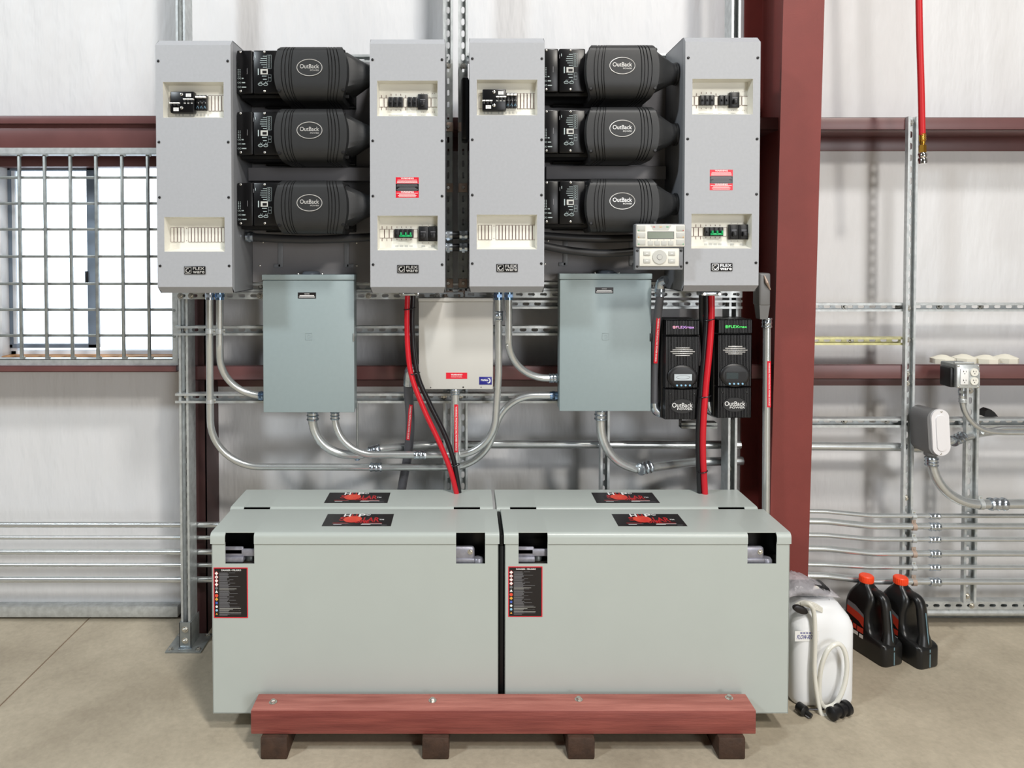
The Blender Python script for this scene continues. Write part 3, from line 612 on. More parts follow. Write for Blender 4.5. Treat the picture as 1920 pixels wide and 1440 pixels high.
enclosure(764, 82, 538, 'tall grey enclosure with green breaker handle, left of the central uprights', 'dc', True, (-.001, .552))
enclosure(950.5, 80, 537, 'tall grey breaker enclosure with white slot covers, right of the central uprights', 'ac')
enclosure(1354, 78.5, 535, 'rightmost tall grey enclosure with green breaker handle, by the red column', 'dc', True, (-.003, .53))
# ------------------------------------------------------------------ mounting plates behind the inverters
def mplate(u0, u1, dv, label, ch):
    root = thing('mounting_plate', ((P(u0, 300, 3.064).x + P(u1, 300, 3.064).x) / 2, 3.064, P(600, 520 + dv, 3.064).z), label, 'mounting plate', 'grey mounting plates behind the inverters')
    m = MB(); m.pbox(u0, 118 + dv, u1, 529 + dv, 3.064, 3.0685, 'plate'); m.build('back_panel', root)
    m = MB(); m.pbox(ch[0], 314 + dv, ch[1], 339 + dv, 3.0, 3.064, 'plate', .003); m.build('cross_channel', root)
    for k, u in enumerate((526, 650)):
        u += ch[2]; m = MB(); m.pbox(u - 5, 452 + dv, u + 4, 501 + dv, 3.058, 3.064, 'flexd', .002); s = -1 if k == 0 else 1; m.pbox(min(u, u + s * 13), 495 + dv, max(u, u + s * 13), 502 + dv, 3.058, 3.064, 'flexd', .002); m.build('hook_bracket', root)
    for u, v in ((493, 454), (669, 455), (669, 498), (487, 498)):
        m = MB(); screw(m, P(u + ch[2], v + dv, 3.064), .004, 'bolt'); m.build('screw', root)
mplate(440, 720, 0, 'grey mounting plate behind the three left inverters', (465, 698, 0)); mplate(1000, 1262, -3, 'grey mounting plate behind the three right inverters', (1024, 1249, 535))
# ------------------------------------------------------------------ inverters (built once, copied)
YI = 2.79
def inverter():
    c = P(582, 127, YI); root = thing('inverter', c, 'x', 'inverter', 'charcoal inverters between the enclosures'); off = tuple(c)
    hw, R, zt, zb = .1465, .05, .0905, -.1175; dp = .2
    prof = [(dp, zt - .004)] + [(R - R * math.sin(a), zt - R * .62 + R * .62 * math.cos(a)) for a in [math.pi / 2 * i / 8 for i in range(9)]] + [(-.002 * math.sin(math.pi * i / 6), zt - R * .62 - (zt - zb - R * 1.9) * i / 6) for i in range(1, 6)] + [(R - R * math.cos(a), zb + R * 1.28 - R * 1.28 * math.sin(a)) for a in [math.pi / 2 * i / 8 for i in range(9)]] + [(dp, zb)]
    gr = [.118, .165, .215, .245, .745, .785, .83, .88]; us = sorted(set([0, .006, .02, .06, .5, .94, .98, .994, 1] + [g + d_ for g in gr for d_ in (-.007, -.004, .004, .007)])); m = MB(off); secs = []
    for u in us:
        gv = any(abs(u - g) < .005 for g in gr); e = 0
        if u < .02: e = .010 * (1 - u / .02)
        if u > .98: e = .010 * (1 - (1 - u) / .02)
        s = []
        for y, z in prof:
            q = max(0, 1 - ((z - (zt + zb) / 2) / .104) ** 2); xl = -hw + .026 * (1 - q) ** 1.2; xr = hw - .026 * (1 - q) ** 1.2; k = 1 - (e + (.0022 if gv else 0)) / .1
            zc = (zt + zb) / 2; s.append((xl + (xr - xl) * u, dp + (y - dp) * k if y < dp - .01 else y, zc + (z - zc) * k))
        secs.append(s)
    m.loft(secs, 'shell', closed=False, caps=True); m.build('cover', root, 30)
    for x, z in ((-.122, .068), (-.122, -.085), (.126, .064), (.126, -.083)):
        m = MB(off); m.rev((x, .012, z), (0, -1, 0), [(0, .008), (.006, .008), (.009, .005)], 'black', 14); m.build('cover_screw', root)
    # emblem
    m = MB(off); m.tube([(.0485 * math.cos(t) - .003, -.003, .0315 * math.sin(t)) for t in [2 * math.pi * i / 40 for i in range(40)]], .0014, 'silver', 6, True)
    m.disc((-.003, -.0026, 0), .0475, 'shell', 40, rb=.0305); m.text('OutBack', (-.003, -.0034, .005), .0165, 'silver', .074, bold=.006); m.text('POWER', (.017, -.0034, -.0105), .0055, 'silver', .034)
    o = m.build('emblem', root); o['label'] = 'silver oval emblem with lettering'
    # chassis
    lx = P(443.5, 127, 2.85).x - c.x; m = MB(off); m.box(lx + .008, hw - .01, .085, .255, -.1, .072, 'inv', .006)
    for i in range(9): m.box(lx + .03 + i * .014, lx + .033 + i * .014, .09, .25, .07, .082, 'inv')
    m.box(-.24, .137, .245, .273, -.107, .07, 'inv', .003)
    m.build('chassis', root)
    for x in (-.225, .125):
        m = MB(off); screw(m, (x, .245, -.095), .004, 'bolt'); m.build('screw', root)
    # terminal covers
    ty = .06; px = lambda u: P(u, 130, 2.85).x - c.x
    pz = lambda v: P(560, v, 2.85).z - c.z
    for a, b, nm in ((443.5, 473.5, 'wiring_cover'), (474.5, 524, 'terminal_cover')):
        m = MB(off); m.box(px(a), px(b), ty, .13, pz(176), pz(94), 'gloss', .006)
        f = ty - .0006; R = lambda u0, u1, v0, v1, k='tprint': m.rect(px(u0), px(u1), pz(v1), pz(v0), f, k)
        if nm == 'wiring_cover':
            for i in range(5): R(446, 447.3, 130 + i * 3, 131.5 + i * 3); R(449.4, 450.7, 130 + i * 3, 131.5 + i * 3)
            R(463, 464, 128, 139, 'grey')
            for v, w_ in ((147, 3), (155, 6), (163.5, 8)):
                for u in (447, 450.5): m.tube([(px(u) + .003 * math.cos(t), f, pz(v) + .003 * math.sin(t)) for t in [2 * math.pi * i / 10 for i in range(10)]], .0005, 'tprint', 4, True)
                R(453.5, 453.5 + w_, v - 1, v + 1)
        else:
            for v, w_ in ((105.5, 7), (109.5, 11), (113.5, 12), (117.5, 12.5), (121.5, 10), (126, 7)): R(500 - w_, 500, v - .5, v + .5)
            m.frame(px(500.5), px(509), pz(129), pz(103), f, .0007, 'tprint')
            for i in range(7): m.tube([(px(504.5) + .0042 * math.cos(t), f, pz(105.5 + i * 3.6) + .003 * math.sin(t)) for t in [2 * math.pi * i_ / 8 for i_ in range(8)]], .0005, 'tprint', 4, True)
            R(488.5, 502, 129.5, 139.5, 'greyl'); R(492, 500, 132.5, 137.5, 'blk' ); m.rect(px(492), px(500), pz(137.5), pz(132.5), f - .0004, 'blk'); R(483.5, 485.5, 128.5, 140.5); 
            m.frame(px(502.5), px(508.5), pz(146), pz(140), f, .0007, 'tprint'); m.frame(px(502.5), px(508.5), pz(152.5), pz(146), f, .0007, 'tprint'); R(491, 500, 142, 143.3); R(493, 500, 148, 149.3)
            for u in (488, 498): m.tube([(px(u) + .0085 * math.cos(t), f, pz(158) + .005 * math.sin(t)) for t in [2 * math.pi * i / 12 for i in range(12)]], .0011, 'tprint', 5, True)
            for u in (486, 489, 496, 499): m.tube([(px(u), f, pz(158)), (px(u + 2.5), f, pz(152.5))], .0006, 'tprint', 5)
            R(478.5, 479.6, 104, 109); R(473.8 + 1.2, 475.9, 106, 113, 'grey')
        o = m.build(nm, root)
        for v in (97.5, 171):
            q = MB(off); u = 451 if nm == 'wiring_cover' else 496; q.rev((px(u), ty, pz(v)), (0, -1, 0), [(0, .0045), (.002, .0045), (.003, .003)], 'bolt', 12); q.build('screw', o)
    # air duct
    m = MB(off); x0 = hw - .022; secs = []
    xe = P(1269.5, 140, 2.885).x - P(1168, 124, YI).x
    for t in (0, .08, .1, .45, .8, .9, 1):
        x = x0 + (xe - x0) * t; s = []; g = min(1, max(0, (t - .1) / .75))
        for i in range(24):
            a = 2 * math.pi * (i + .5) / 24; ca, sa = math.cos(a), math.sin(a); k = 1 / max(abs(ca), abs(sa)); rr = min(k, 1.25)
            ry, rz = .085 * rr * ca, .078 * rr * sa; cy, cz = .041 * ca, .041 * sa
            s.append((x, .105 + ry * (1 - g) + cy * g, -.006 + (rz - .002) * (1 - g) + cz * g))
        secs.append(s)
    m.loft(secs, 'shell'); m.rev((xe, .105, -.006), (-1, 0, 0), [(0, .045), (.008, .045), (.009, .041)], 'shell', 24); m.build('air_duct', root)
    return root
inv0 = inverter(); ref = inv0.location.copy()
LI = ['top', 'middle', 'bottom']
for col, (u, vs) in enumerate(((582, (127, 244.5, 380.5)), (1168, (123.5, 241, 377)))):
    for r_, v in enumerate(vs):
        o = inv0 if (col, r_) == (0, 0) else copy_tree(inv0)
        o.location = P(u, v, YI); o['label'] = 'charcoal ribbed inverter, %s of the %s stack of three' % (LI[r_], ('left', 'right')[col])
# ------------------------------------------------------------------ flat panels, combiner box
def flat_panel(u0, u1, vt, vl, vb, label, left_latch):
    xc = P((u0 + u1) / 2, 640, YP).x; root = thing('electrical_panel', (xc, YP, P(870, vb, YP).z), label, 'electrical panel', 'blue grey electrical panels under the enclosures')
    x0, x1 = P(u0, 640, YP).x, P(u1, 640, YP).x; z0, zl, zt = P(870, vb, YP).z, P(870, vl, YP).z, P(870, vt, YP).z
    m = MB(); m.box(x0 + .003, x1 - .003, YP + .006, YH - .008, z0 + .003, zt - .002, 'panel', .002); m.box(x0 - .002, x1 + .002, YP - .004, YP + .06, zl + .0015, zt, 'panel', .002); m.build('housing', root)
    m = MB(); m.box(x0, x1, YP, YP + .02, z0, zl - .001, 'panel', .003); q = P((u0 + u1) / 2, 631, YP - .0004)
    m.frame(q.x - .014, q.x + .014, q.z - .014, q.z + .014, YP - .0006, .0012, 'panel'); m.box(q.x - .014, q.x + .014, YP - .0012, YP, q.z - .0145, q.z - .0132, 'panel'); m.box(q.x - .014, q.x + .014, YP - .0012, YP, q.z + .0132, q.z + .0145, 'panel'); m.box(q.x - .014, q.x - .0127, YP - .0012, YP, q.z - .014, q.z + .014, 'panel')
    m.text('D', (q.x + .002, YP - .0008, q.z), .014, 'panel'); m.build('door', root)
    m = MB(); lz = P(870, 554 if u0 < 800 else 544.5, YP).z; lx = P(575.5 if u0 < 800 else 1133, 550, YP).x; m.box(lx - .0375, lx + .0375, YP - .0007, YP, lz - .0125, lz + .0125, 'blk')
    m.text('NOTICE', (lx, YP - .001, lz + .0065), .0032, 'white', .02, bold=.02)
    for i, e in ((0, .03), (1, .033)): m.rect(lx - e, lx + e, lz - .002 - i * .0058, lz + .001 - i * .0058, YP - .001, 'white')
    o = m.build('notice_label', root); o['label'] = 'small black notice label with white lettering'
    m = MB(); m.box(x1 - .006, x1 + .001, YP - .003, YP + .012, P(870, 640, YP).z, P(870, 625, YP).z, 'galvd' if u0 < 800 else 'black', .001); m.build('latch', root)
    m = MB(); hx = P(582 if u0 < 800 else 1138, 510, 3.0).x; m.rev((hx, 3.02, zt - .004), (0, 0, 1), [(0, .038), (.009, .038), (.016, .03), (.017, .01)], 'paneld', 28); m.build('hub_cover', root)
    for s in (-1, 1): bolt('bolt', (hx + s * .05, 3.0, zt), root, .004, ax=(0, 0, 1))
flat_panel(493, 664, 515, 525.5, 773.5, 'blue grey electrical panel under the left pair of enclosures', True)
flat_panel(1049.5, 1221, 513, 524, 771, 'blue grey electrical panel under the right pair of enclosures', True)
cb = thing('combiner_box', (P(854.5, 640, YP).x, YP, P(870, 730, YP).z), 'beige steel box with red warning label and blue badge between the two panels', 'junction box')
m = MB(); x0, x1 = P(785, 640, YP).x, P(924.5, 640, YP).x; z0, zl, zt = P(870, 730, YP).z, P(870, 566, YP).z, P(870, 559, YP).z
m.box(x0 + .003, x1 - .003, YP + .012, YH + .006, z0, zt - .002, 'beige', .002); m.box(x0 - .001, x1 + .001, YP - .004, YP + .05, zl + .001, zt, 'beige', .002); m.build('housing', cb)
m = MB(); m.box(x0, x1, YP, YP + .015, z0, zl, 'beige', .003)
for u, v, r_ in ((807.5, 726.5, .0022), (868.5, 726, .0034), (902, 726, .0022)): m.disc(P(u, v, YP - .0005), r_, 'blk', 10)
m.build('door', cb)
m = MB(); a, b = P(836.3, 698.7, YP), P(876, 710.2, YP); m.box(a.x, b.x, YP - .0007, YP, b.z, a.z, 'red'); cx, cz = (a.x + b.x) / 2, (a.z + b.z) / 2; m.text('WARNING', (cx, YP - .001, cz + .005), .005, 'white', .048, bold=.03); m.text('PHOTOVOLTAIC', (cx, YP - .001, cz - .0008), .003, 'white', .043); m.text('POWER SOURCE', (cx, YP - .001, cz - .0056), .003, 'white', .046); m.build('warning_label', cb)
m = MB(); a, b = P(898.5, 706.5, YP), P(922, 721, YP); m.box(a.x, b.x, YP - .002, YP, b.z, a.z, 'navy', .0008); cx, cz = (a.x + b.x) / 2, (a.z + b.z) / 2
m.text('MidNite', (cx - .004, YP - .0024, cz + .003), .009, 'white', .03, bold=.02)
t0 = [math.radians(-140 + 260 * i / 14) for i in range(15)]; m.add([(cx + .013 + .008 * math.cos(t), YP - .0023, cz + .0 + .011 * math.sin(t)) for t in t0] + [(cx + .010 + .007 * math.cos(t), YP - .0023, cz + .001 + .0085 * math.sin(t)) for t in t0], [(i, i + 1, 16 + i, 15 + i) for i in range(14)], 'white'); m.build('badge', cb)
# ------------------------------------------------------------------ system display
YM = 2.74
sd = thing('system_display', (P(1235, 460, YM).x, YM, P(1235, 506, YM).z), 'cream keypad display with green screen on the flank of the last enclosure', 'control panel')
q = lambda u, v, Y=YM: P(1180 + u / 13.09, 410 + v / 13.09, Y)
def qb(m, u0, v0, u1, v1, ya, yb, k, bev=0): a, b = q(u0, v0), q(u1, v1); m.box(a.x, b.x, ya, yb, b.z, a.z, k, bev)
m = MB(); qb(m, 150, 650, 1330, 1258, YM + .004, YM + .038, 'flexd', .004); qb(m, 140, 125, 1370, 700, YM - .004, YM + .038, 'flexd', .006); m.build('housing', sd)
m = MB(); qb(m, 165, 148, 1350, 688, YM - .008, YM, 'cream', .003)
a, b, c_, d = q(500, 162), q(1020, 162), q(940, 292), q(575, 292); m.quad(*[(p.x, YM - .0084, p.z) for p in (a, b, c_, d)], 'greyl')
for u0, k in ((590, 'redp'), (755, 'yellow'), (920, 'green')): qb(m, u0 - 28, 195, u0 + 28, 215, YM - .009, YM - .008, k)
for i in range(4): qb(m, 500 + i * 166, 500, 506 + i * 166, 545, YM - .0083, YM - .008, 'grey')
m.build('upper_faceplate', sd)
m = MB(); qb(m, 250, 722, 1222, 1168, YM - .001, YM + .006, 'cream', .003); m.build('lower_faceplate', sd)
m = MB(); qb(m, 430, 316, 1082, 497, YM - .0086, YM - .0078, 'blk'); qb(m, 440, 326, 1072, 488, YM - .009, YM - .008, 'lcd'); m.build('screen', sd)
for r_ in range(3):
    for s in (0, 1):
        m = MB(); u0 = 187 if s == 0 else 1138; v0 = (172, 340, 512)[r_]; qb(m, u0, v0, u0 + 188, v0 + 132, YM - .0105, YM - .007, 'greyl', .001); k = (('green', 'yellow', 'green'), ('redp', 'yellow', 'green'))[s][r_]; u1 = u0 + (25 if s == 0 else 165); qb(m, u1 - 15, v0 + 105, u1 + 15, v0 + 122, YM - .011, YM - .01, k); m.build('key', sd)
for i in range(4): m = MB(); qb(m, 442 + i * 164, 548, 570 + i * 164, 652, YM - .0105, YM - .007, 'greyl', .001); m.build('key', sd)
for u0 in (345, 955):
    for v0 in (800, 982): m = MB(); qb(m, u0, v0, u0 + 162, v0 + 104, YM - .004, YM, 'greyl', .001); qb(m, u0 + 50, v0 + 42, u0 + 112, v0 + 60, YM - .0045, YM - .003, 'white'); m.build('key', sd)
c_ = q(735, 942); m = MB(); m.rev((c_.x, YM, c_.z), (0, -1, 0), [(0, .027), (.004, .027), (.005, .026)], 'greyl', 32); m.rev((c_.x, YM - .005, c_.z), (0, -1, 0), [(0, .0105), (.0008, .0105)], 'grey', 24); m.rev((c_.x, YM - .005, c_.z), (0, -1, 0), [(0, .0095), (.0018, .0095)], 'greyl', 24); m.build('dial', sd)
for u, v in ((200, 785), (1278, 785), (200, 1172), (1278, 1172)): m = MB(); p = q(u, v); screw(m, (p.x, YM + .004, p.z), .0045, 'black'); m.build('screw', sd)
# ------------------------------------------------------------------ charge controllers
def controller(uc, vt, vb, label, foil, lcd):
    Yc = 2.94; c = P(uc, (vt + vb) / 2, Yc); root = thing('charge_controller', (c.x, Yc, P(870, vb, Yc).z), label, 'charge controller', 'black ribbed charge controllers'); H = P(870, vt, Yc).z - P(870, vb, Yc).z; off = (c.x, Yc, P(870, vb, Yc).z); hw = .068
    m = MB(off); m.box(-hw - .012, hw + .002, .03, YH + .012 - Yc, 0, H, 'black', .006); m.build('heat_sink', root)
    secs = (('lower_cover', 0, .126), ('main_cover', .13, .344), ('top_cover', .348, H))
    for nm, a, b in secs:
        m = MB(off); N = 22; pr = []
        for i in range(N):
            x0 = -hw + 2 * hw * i / N; s = 2 * hw / N
            for f, d in ((0, 0), (.5, 0), (.6, .004), (.9, .004)): pr.append((x0 + f * s, d))
        pr += [(hw, 0), (hw + .006, .035), (-hw - .006, .035)]; e = .0 if nm != 'top_cover' else -.003
        m.loft([[(x, y + e + (.004 if k in (0, 1) else 0), z) for x, y in pr] for k, z in ((0, a), (2, a + .003), (2, b - .003), (1, b))], 'black'); m.build(nm, root, 25)
    m = MB(off); m.text('FLEXmax', (.009, -.0045, H - .029), .0105, foil, .074, bold=.006); m.frame(-.0425, -.031, H - .035, H - .0235, -.0045, .0016, foil); m.disc((-.0368, -.0046, H - .0292), .0028, foil, 12); m.build('logo_lettering', root)
    for i, (z, w_) in enumerate(((.2955, .029), (.2878, .041), (.28, .05), (.2722, .041), (.2645, .029))):
        m = MB(off); m.box(-w_, w_, -.0025, .002, z - .0012, z + .0012, 'silver', .0004); m.build('trim_bar', root)
    z0 = .177; m = MB(off); n = 36
    m.loft([[(rx * math.cos(2 * math.pi * i / n), y, z0 + rz * math.sin(2 * math.pi * i / n)) for i in range(n)] for rx, rz, y in ((.063, .05, .004), (.062, .048, -.004), (.057, .043, -.008), (.05, .036, -.009))], 'black'); o = m.build('display_bezel', root)
    m = MB(off); m.box(-.042, .043, -.0105, -.008, z0 - .024, z0 + .015, 'gloss'); m.rect(-.036 if lcd == 'lcdw' else -.038, .036 if lcd == 'lcdw' else .01, z0 - .0135, z0 + .0125, -.0109, lcd)
    if lcd == 'lcdw': m.tube([(.028 * math.cos(t), -.0111, z0 + .0 + .007 * math.sin(t)) for t in [2 * math.pi * i / 24 for i in range(24)]], .0006, 'grey', 4, True)
    m.build('screen', o)
    for i in range(4): m = MB(off); m.rev((-.0245 + i * .0175, -.009, z0 - .034), (0, -1, 0), [(0, .0042), (.003, .0036), (.004, .002)], 'sky', 12); m.build('button', o)
    m = MB(off); n = 30; m.loft([[(rx * math.cos(2 * math.pi * i / n), y, .056 + rz * math.sin(2 * math.pi * i / n)) for i in range(n)] for rx, rz, y in ((.051, .031, .003), (.049, .029, -.003))], 'black'); m.text('OutBack', (0, -.0036, .0605), .019, 'white', .084, bold=.006); m.text('POWER', (.01, -.0036, .0445), .008, 'white', .062, bold=.01); m.build('brand_plate', root)
    for s in (-1, 1): m = MB(off); screw(m, (s * .05, 0, .105), .0045, 'black'); m.build('screw', root)
    m = MB(off); m.rev((-.004, .01, .001), (0, 0, -1), [(0, .006), (.01, .006)], 'black', 10); m.build('cable_port', root)
controller(1279.5, 600, 787, 'black ribbed charge controller with lit white display, left of the red cable', 'foil', 'lcdw')
controller(1378, 599, 784, 'black ribbed charge controller with green lettering, right of the red cable', 'foilg', 'lcdd')
# ------------------------------------------------------------------ conduits
def fitting(name, parent, p, ax, r, L, k='coup', hexed=False):
    m = MB(); ax = Vector(ax).normalized(); p = Vector(p) - ax * L / 2; n = 20
    if hexed: m.rev(p, ax, [(0, r * 1.2), (L * .3, r * 1.18)], k, n); m.rev(p + ax * L * .3, ax, [(0, r * 1.32), (L * .35, r * 1.32)], k, 6); m.rev(p + ax * L * .65, ax, [(0, r * 1.2), (L * .35, r * 1.2)], k, n)
    else: m.rev(p, ax, [(0, r * 1.28), (L * .12, r * 1.38), (L * .2, r * 1.22), (L * .42, r * 1.22), (L * .5, r * 1.36), (L * .58, r * 1.22), (L * .8, r * 1.22), (L * .88, r * 1.38), (L, r * 1.28)], k, n)
    return m.build(name, parent)
def strap(parent, p, ax, r, k='galv', up=(0, 0, 1)):
    m = MB(); ax = Vector(ax).normalized(); m.rev(Vector(p) - ax * .009, ax, [(0, r + .0025), (.018, r + .0025)], k, 16); u = Vector(up)
    obox(m, Vector(p), ax, -.009, .009, u, r, r + (.016 if abs(ax.z) < .5 else .0075), Y1, -.002, .002, k); m.rev(Vector(p) + u * (r + (.009 if abs(ax.z) < .5 else .005)) + Vector((0, -.002, 0)), (0, -1, 0), [(0, .0028), (.004, .0028)], 'bolt', 8); return m.build('strap', parent)
def conduit(pts, rad, r, label, group=None, k='emt', n=14, cat='conduit', name='conduit', smooth=False):
    m = MB(); m.tube(spline(pts) if smooth else fillet(pts, rad, 12), r, k, n); return tag(m.build(name, sharp=60), label, cat, group)
def run(label, px, rad, r, fits=(), straps=(), k='emt', smooth=False, name='conduit', cat='conduit', group=None):
    pts = [P(*p) for p in px]; o = conduit(pts, rad, r, label, group, k, 14, cat, name, smooth)
    for u, v, Y, ax, L, kk, hx in fits: fitting('fitting', o, P(u, v, Y), ax, r, L, kk, hx)
    for u, v, Y, ax in straps: strap(o, P(u, v, Y), ax, r, up=(1, 0, 0) if abs(Vector(ax).z) > .5 else (0, 0, 1))
    return o
def tape(o, p0, p1, wd, txt, r, flip=False):
    """red label tape standing on the front of a conduit, lettering running along it"""
    p0, p1 = Vector(p0), Vector(p1); A = (p1 - p0); L = A.length; A.normalize(); B = A.cross(Vector((0, 1, 0))).normalized() * (1 if not flip else -1)
    m = MB(); n = 8; rr = r + (.0022 if r < .0168 else .0009); half = min(1.35, wd / rr); vs = []; ring = [((math.sin(-half / 2 * 2 + half * 2 * i / n * 1.0) * rr), -math.cos(-half + 2 * half * i / n) * rr) for i in range(n + 1)]
    for p in (p0, p1): vs += [p + B * math.sin(-half + 2 * half * i / n) * rr + Vector((0, -1, 0)) * math.cos(-half + 2 * half * i / n) * rr for i in range(n + 1)]
    m.add(vs, [(i, i + 1, n + 2 + i, n + 1 + i) for i in range(n)], 'red')
    m.text(txt, (p0 + p1) / 2 + Vector((0, -rr - .0006, 0)), wd * .85, 'white', L * .92, A, B, .01)
    q = m.build('warning_tape', o); q['label'] = 'red warning tape with white lettering'; return q
PV = 'WARNING: PHOTOVOLTAIC POWER SOURCE'; V = (0, 0, 1); HX = (1, 0, 0); RG = .0148
run('steel conduit dropping from the leftmost enclosure and bending along above the batteries', [(393, 549, 2.94), (393, 640, 2.95), (395, 875, 3.05), (699, 876, 3.055)], [.3, .2], RG, [(393.5, 554, 2.94, V, .035, 'coup', True), (705, 876, 3.055, HX, .05, 'coup', False)], [(393.5, 621, 3.03 - .09, V), (394.5, 752, 2.998, V)])
run('steel conduit looping up in an S-bend into the lower left side of the right panel', [(711, 876, 3.055), (905, 876, 3.055), (948, 742, 3.05), (1046, 742, 3.045)], [.19, .17], RG, [(1038, 742, 3.045, HX, .032, 'zincb', True)])
run('steel conduit curving from the leftmost enclosure into the side of the left panel', [(412, 549, 2.94), (412, 650, 2.95), (414, 741, 3.01), (494, 742, 3.02)], [.1, .2], RG, [(412, 554, 2.94, V, .035, 'zincb', True), (490, 742, 3.02, HX, .02, 'zincb', True)], [(412, 621, 2.945, V)])
run('thick steel conduit bending from under the left panel to run behind the uprights', [(586, 772, 3.03), (586, 851, 3.04), (672, 853, 3.058), (712, 843, 3.085), (800, 834.5, 3.2), (900, 833, 3.22), (1388, 834, 3.22)], [.16, .1, .1, .3, .3], .019, [(586.5, 779, 3.03, V, .04, 'coup', False), (702, 845.5, 3.078, (1, .3, .2), .05, 'coup', False)])
run('steel conduit bending from under the left panel and rising beside the beige box', [(628, 772, 3.02), (628, 853, 3.02), (925, 853, 3.02), (935, 700, 2.98), (935, 549, 2.96)], [.165, .17, .2], RG, [(628, 779, 3.02, V, .034, 'coup', False), (788, 853, 3.02, HX, .05, 'coup', False), (935, 592, 2.965, V, .04, 'coup', False), (934, 554, 2.96, V, .035, 'zincb', True)])
run('steel conduit curving from the third enclosure into the upper left side of the right panel', [(954, 549, 2.94), (954, 640, 2.95), (955, 709, 3.0), (1047, 709, 3.02)], [.1, .185], RG, [(954, 554, 2.94, V, .035, 'zincb', True), (1037, 709, 3.02, HX, .034, 'coup', False)])
o = run('straight steel conduit with red warning tape under the beige box', [(853.5, 729, 2.986), (855, 918, 2.998)], 0, .0168, [(853.5, 734, 2.99, V, .022, 'coup', False)], k='emt')
tape(o, P(855.5, 757, 2.986), P(855.5, 846, 2.986), .0085, PV, .0168)
o = run('grey flexible conduit with red tape curling from the left side of the beige box', [(786, 694, 3.03), (774, 696, 3.035), (765, 706, 3.04), (766, 740, 3.05), (769, 790, 3.075), (765, 850, 3.1), (754, 912, 3.105), (750, 950, 3.105)], 0, .0195, k='lt', smooth=True, name='flexible_conduit')
tape(o, P(771, 757, 3.058), P(765.5, 823, 3.088), .008, PV.replace('SOURCE', 'SOURCE'), .0195)
m = MB(); m.tube(fillet([P(785, 692, 3.02), P(768, 692, 3.025), P(765, 722, 3.04)], .02), .0215, 'coup', 14); q = m.build('elbow_fitting', o)
run('thick steel conduit bending from under the right panel towards the strut post', [(1126, 770, 3.0), (1126, 877, 3.0), (1205, 879, 3.04), (1300, 866, 3.205), (1392, 864, 3.222)], [.2, .2, .2], .0195, [(1126, 777, 3.0, V, .045, 'coup', False), (1209, 877.5, 3.035, (1, .6, .05), .06, 'coup', False)])
# flexible conduits to the charge controllers
o = run('grey flexible conduit with red tape from the last enclosure to the left charge controller', [(1238, 538, 2.93), (1237, 560, 2.93), (1230, 620, 2.97), (1227, 690, 3.0), (1226, 750, 3.0), (1227, 765, 3.0), (1232, 773, 3.0), (1243, 774, 3.0)], 0, .0165, k='lt', smooth=True, name='flexible_conduit')
tape(o, P(1232.5, 593, 2.955), P(1227, 680, 2.996), .008, PV, .0165)
m = MB(); m.tube(fillet([P(1249, 525, 2.9), P(1238, 527, 2.92), P(1237.5, 542, 2.93)], .03), .019, 'coup', 14); m.build('elbow_fitting', o); fitting('fitting', o, P(1237, 549, 2.93), V, .0175, .03, 'coup', True)
m = MB(); m.tube(fillet([P(1226, 755, 3.0), P(1226, 774, 3.0), P(1243, 775, 3.0)], .045), .02, 'coup', 14); m.build('elbow_fitting', o)
o = run('dark flexible conduit from the last enclosure to the right charge controller', [(1318, 549, 2.95), (1318, 600, 2.96), (1321, 650, 2.99), (1324, 720, 3.01), (1328, 765, 3.01), (1340, 774, 3.01), (1350, 774, 3.01)], 0, .0165, k='ltd', smooth=True, name='flexible_conduit')
tape(o, P(1319, 590, 2.958), P(1321.5, 655, 2.99), .008, PV, .0165)
m = MB(); m.tube(fillet([P(1327, 752, 3.005), P(1329, 774, 3.005), P(1347, 775, 3.005)], .045), .02, 'coup', 14); m.build('elbow_fitting', o)
# column conduit with its grey body
o = run('steel conduit with red tape rising along the red column to a grey body', [(1438, 602, 2.98), (1436, 965, 2.98)], 0, .0155, [(1438, 605, 2.98, V, .04, 'coup', False)])
tape(o, P(1439, 676, 2.98), P(1439, 762, 2.98), .008, PV, .0155)
lb = thing('pull_fitting', P(1437, 598, 2.98), 'dark grey cast conduit body behind the last enclosure on the column', 'conduit body'); m = MB()
a, b = P(1424, 512, 2.95), P(1445, 574, 2.95); m.box(a.x, b.x, 2.95, 3.02, b.z, a.z, 'lb', .008, 3); m.loft([[(x, y, z) for x, y in ((a.x + e, 2.95 + e), (b.x - e, 2.95 + e), (b.x - e, 3.01 - e), (a.x + e, 3.01 - e))] for z, e in ((b.z + .004, .002), (P(1437, 599, 2.95).z, .008))], 'lb'); m.build('casting', lb)
m = MB(); m.tube([P(1433, 517, 2.95), P(1438, 530, 2.94), P(1444, 543, 2.95)], [.003, .006, .003], 'copper', 10); m.build('cover_clip', lb)
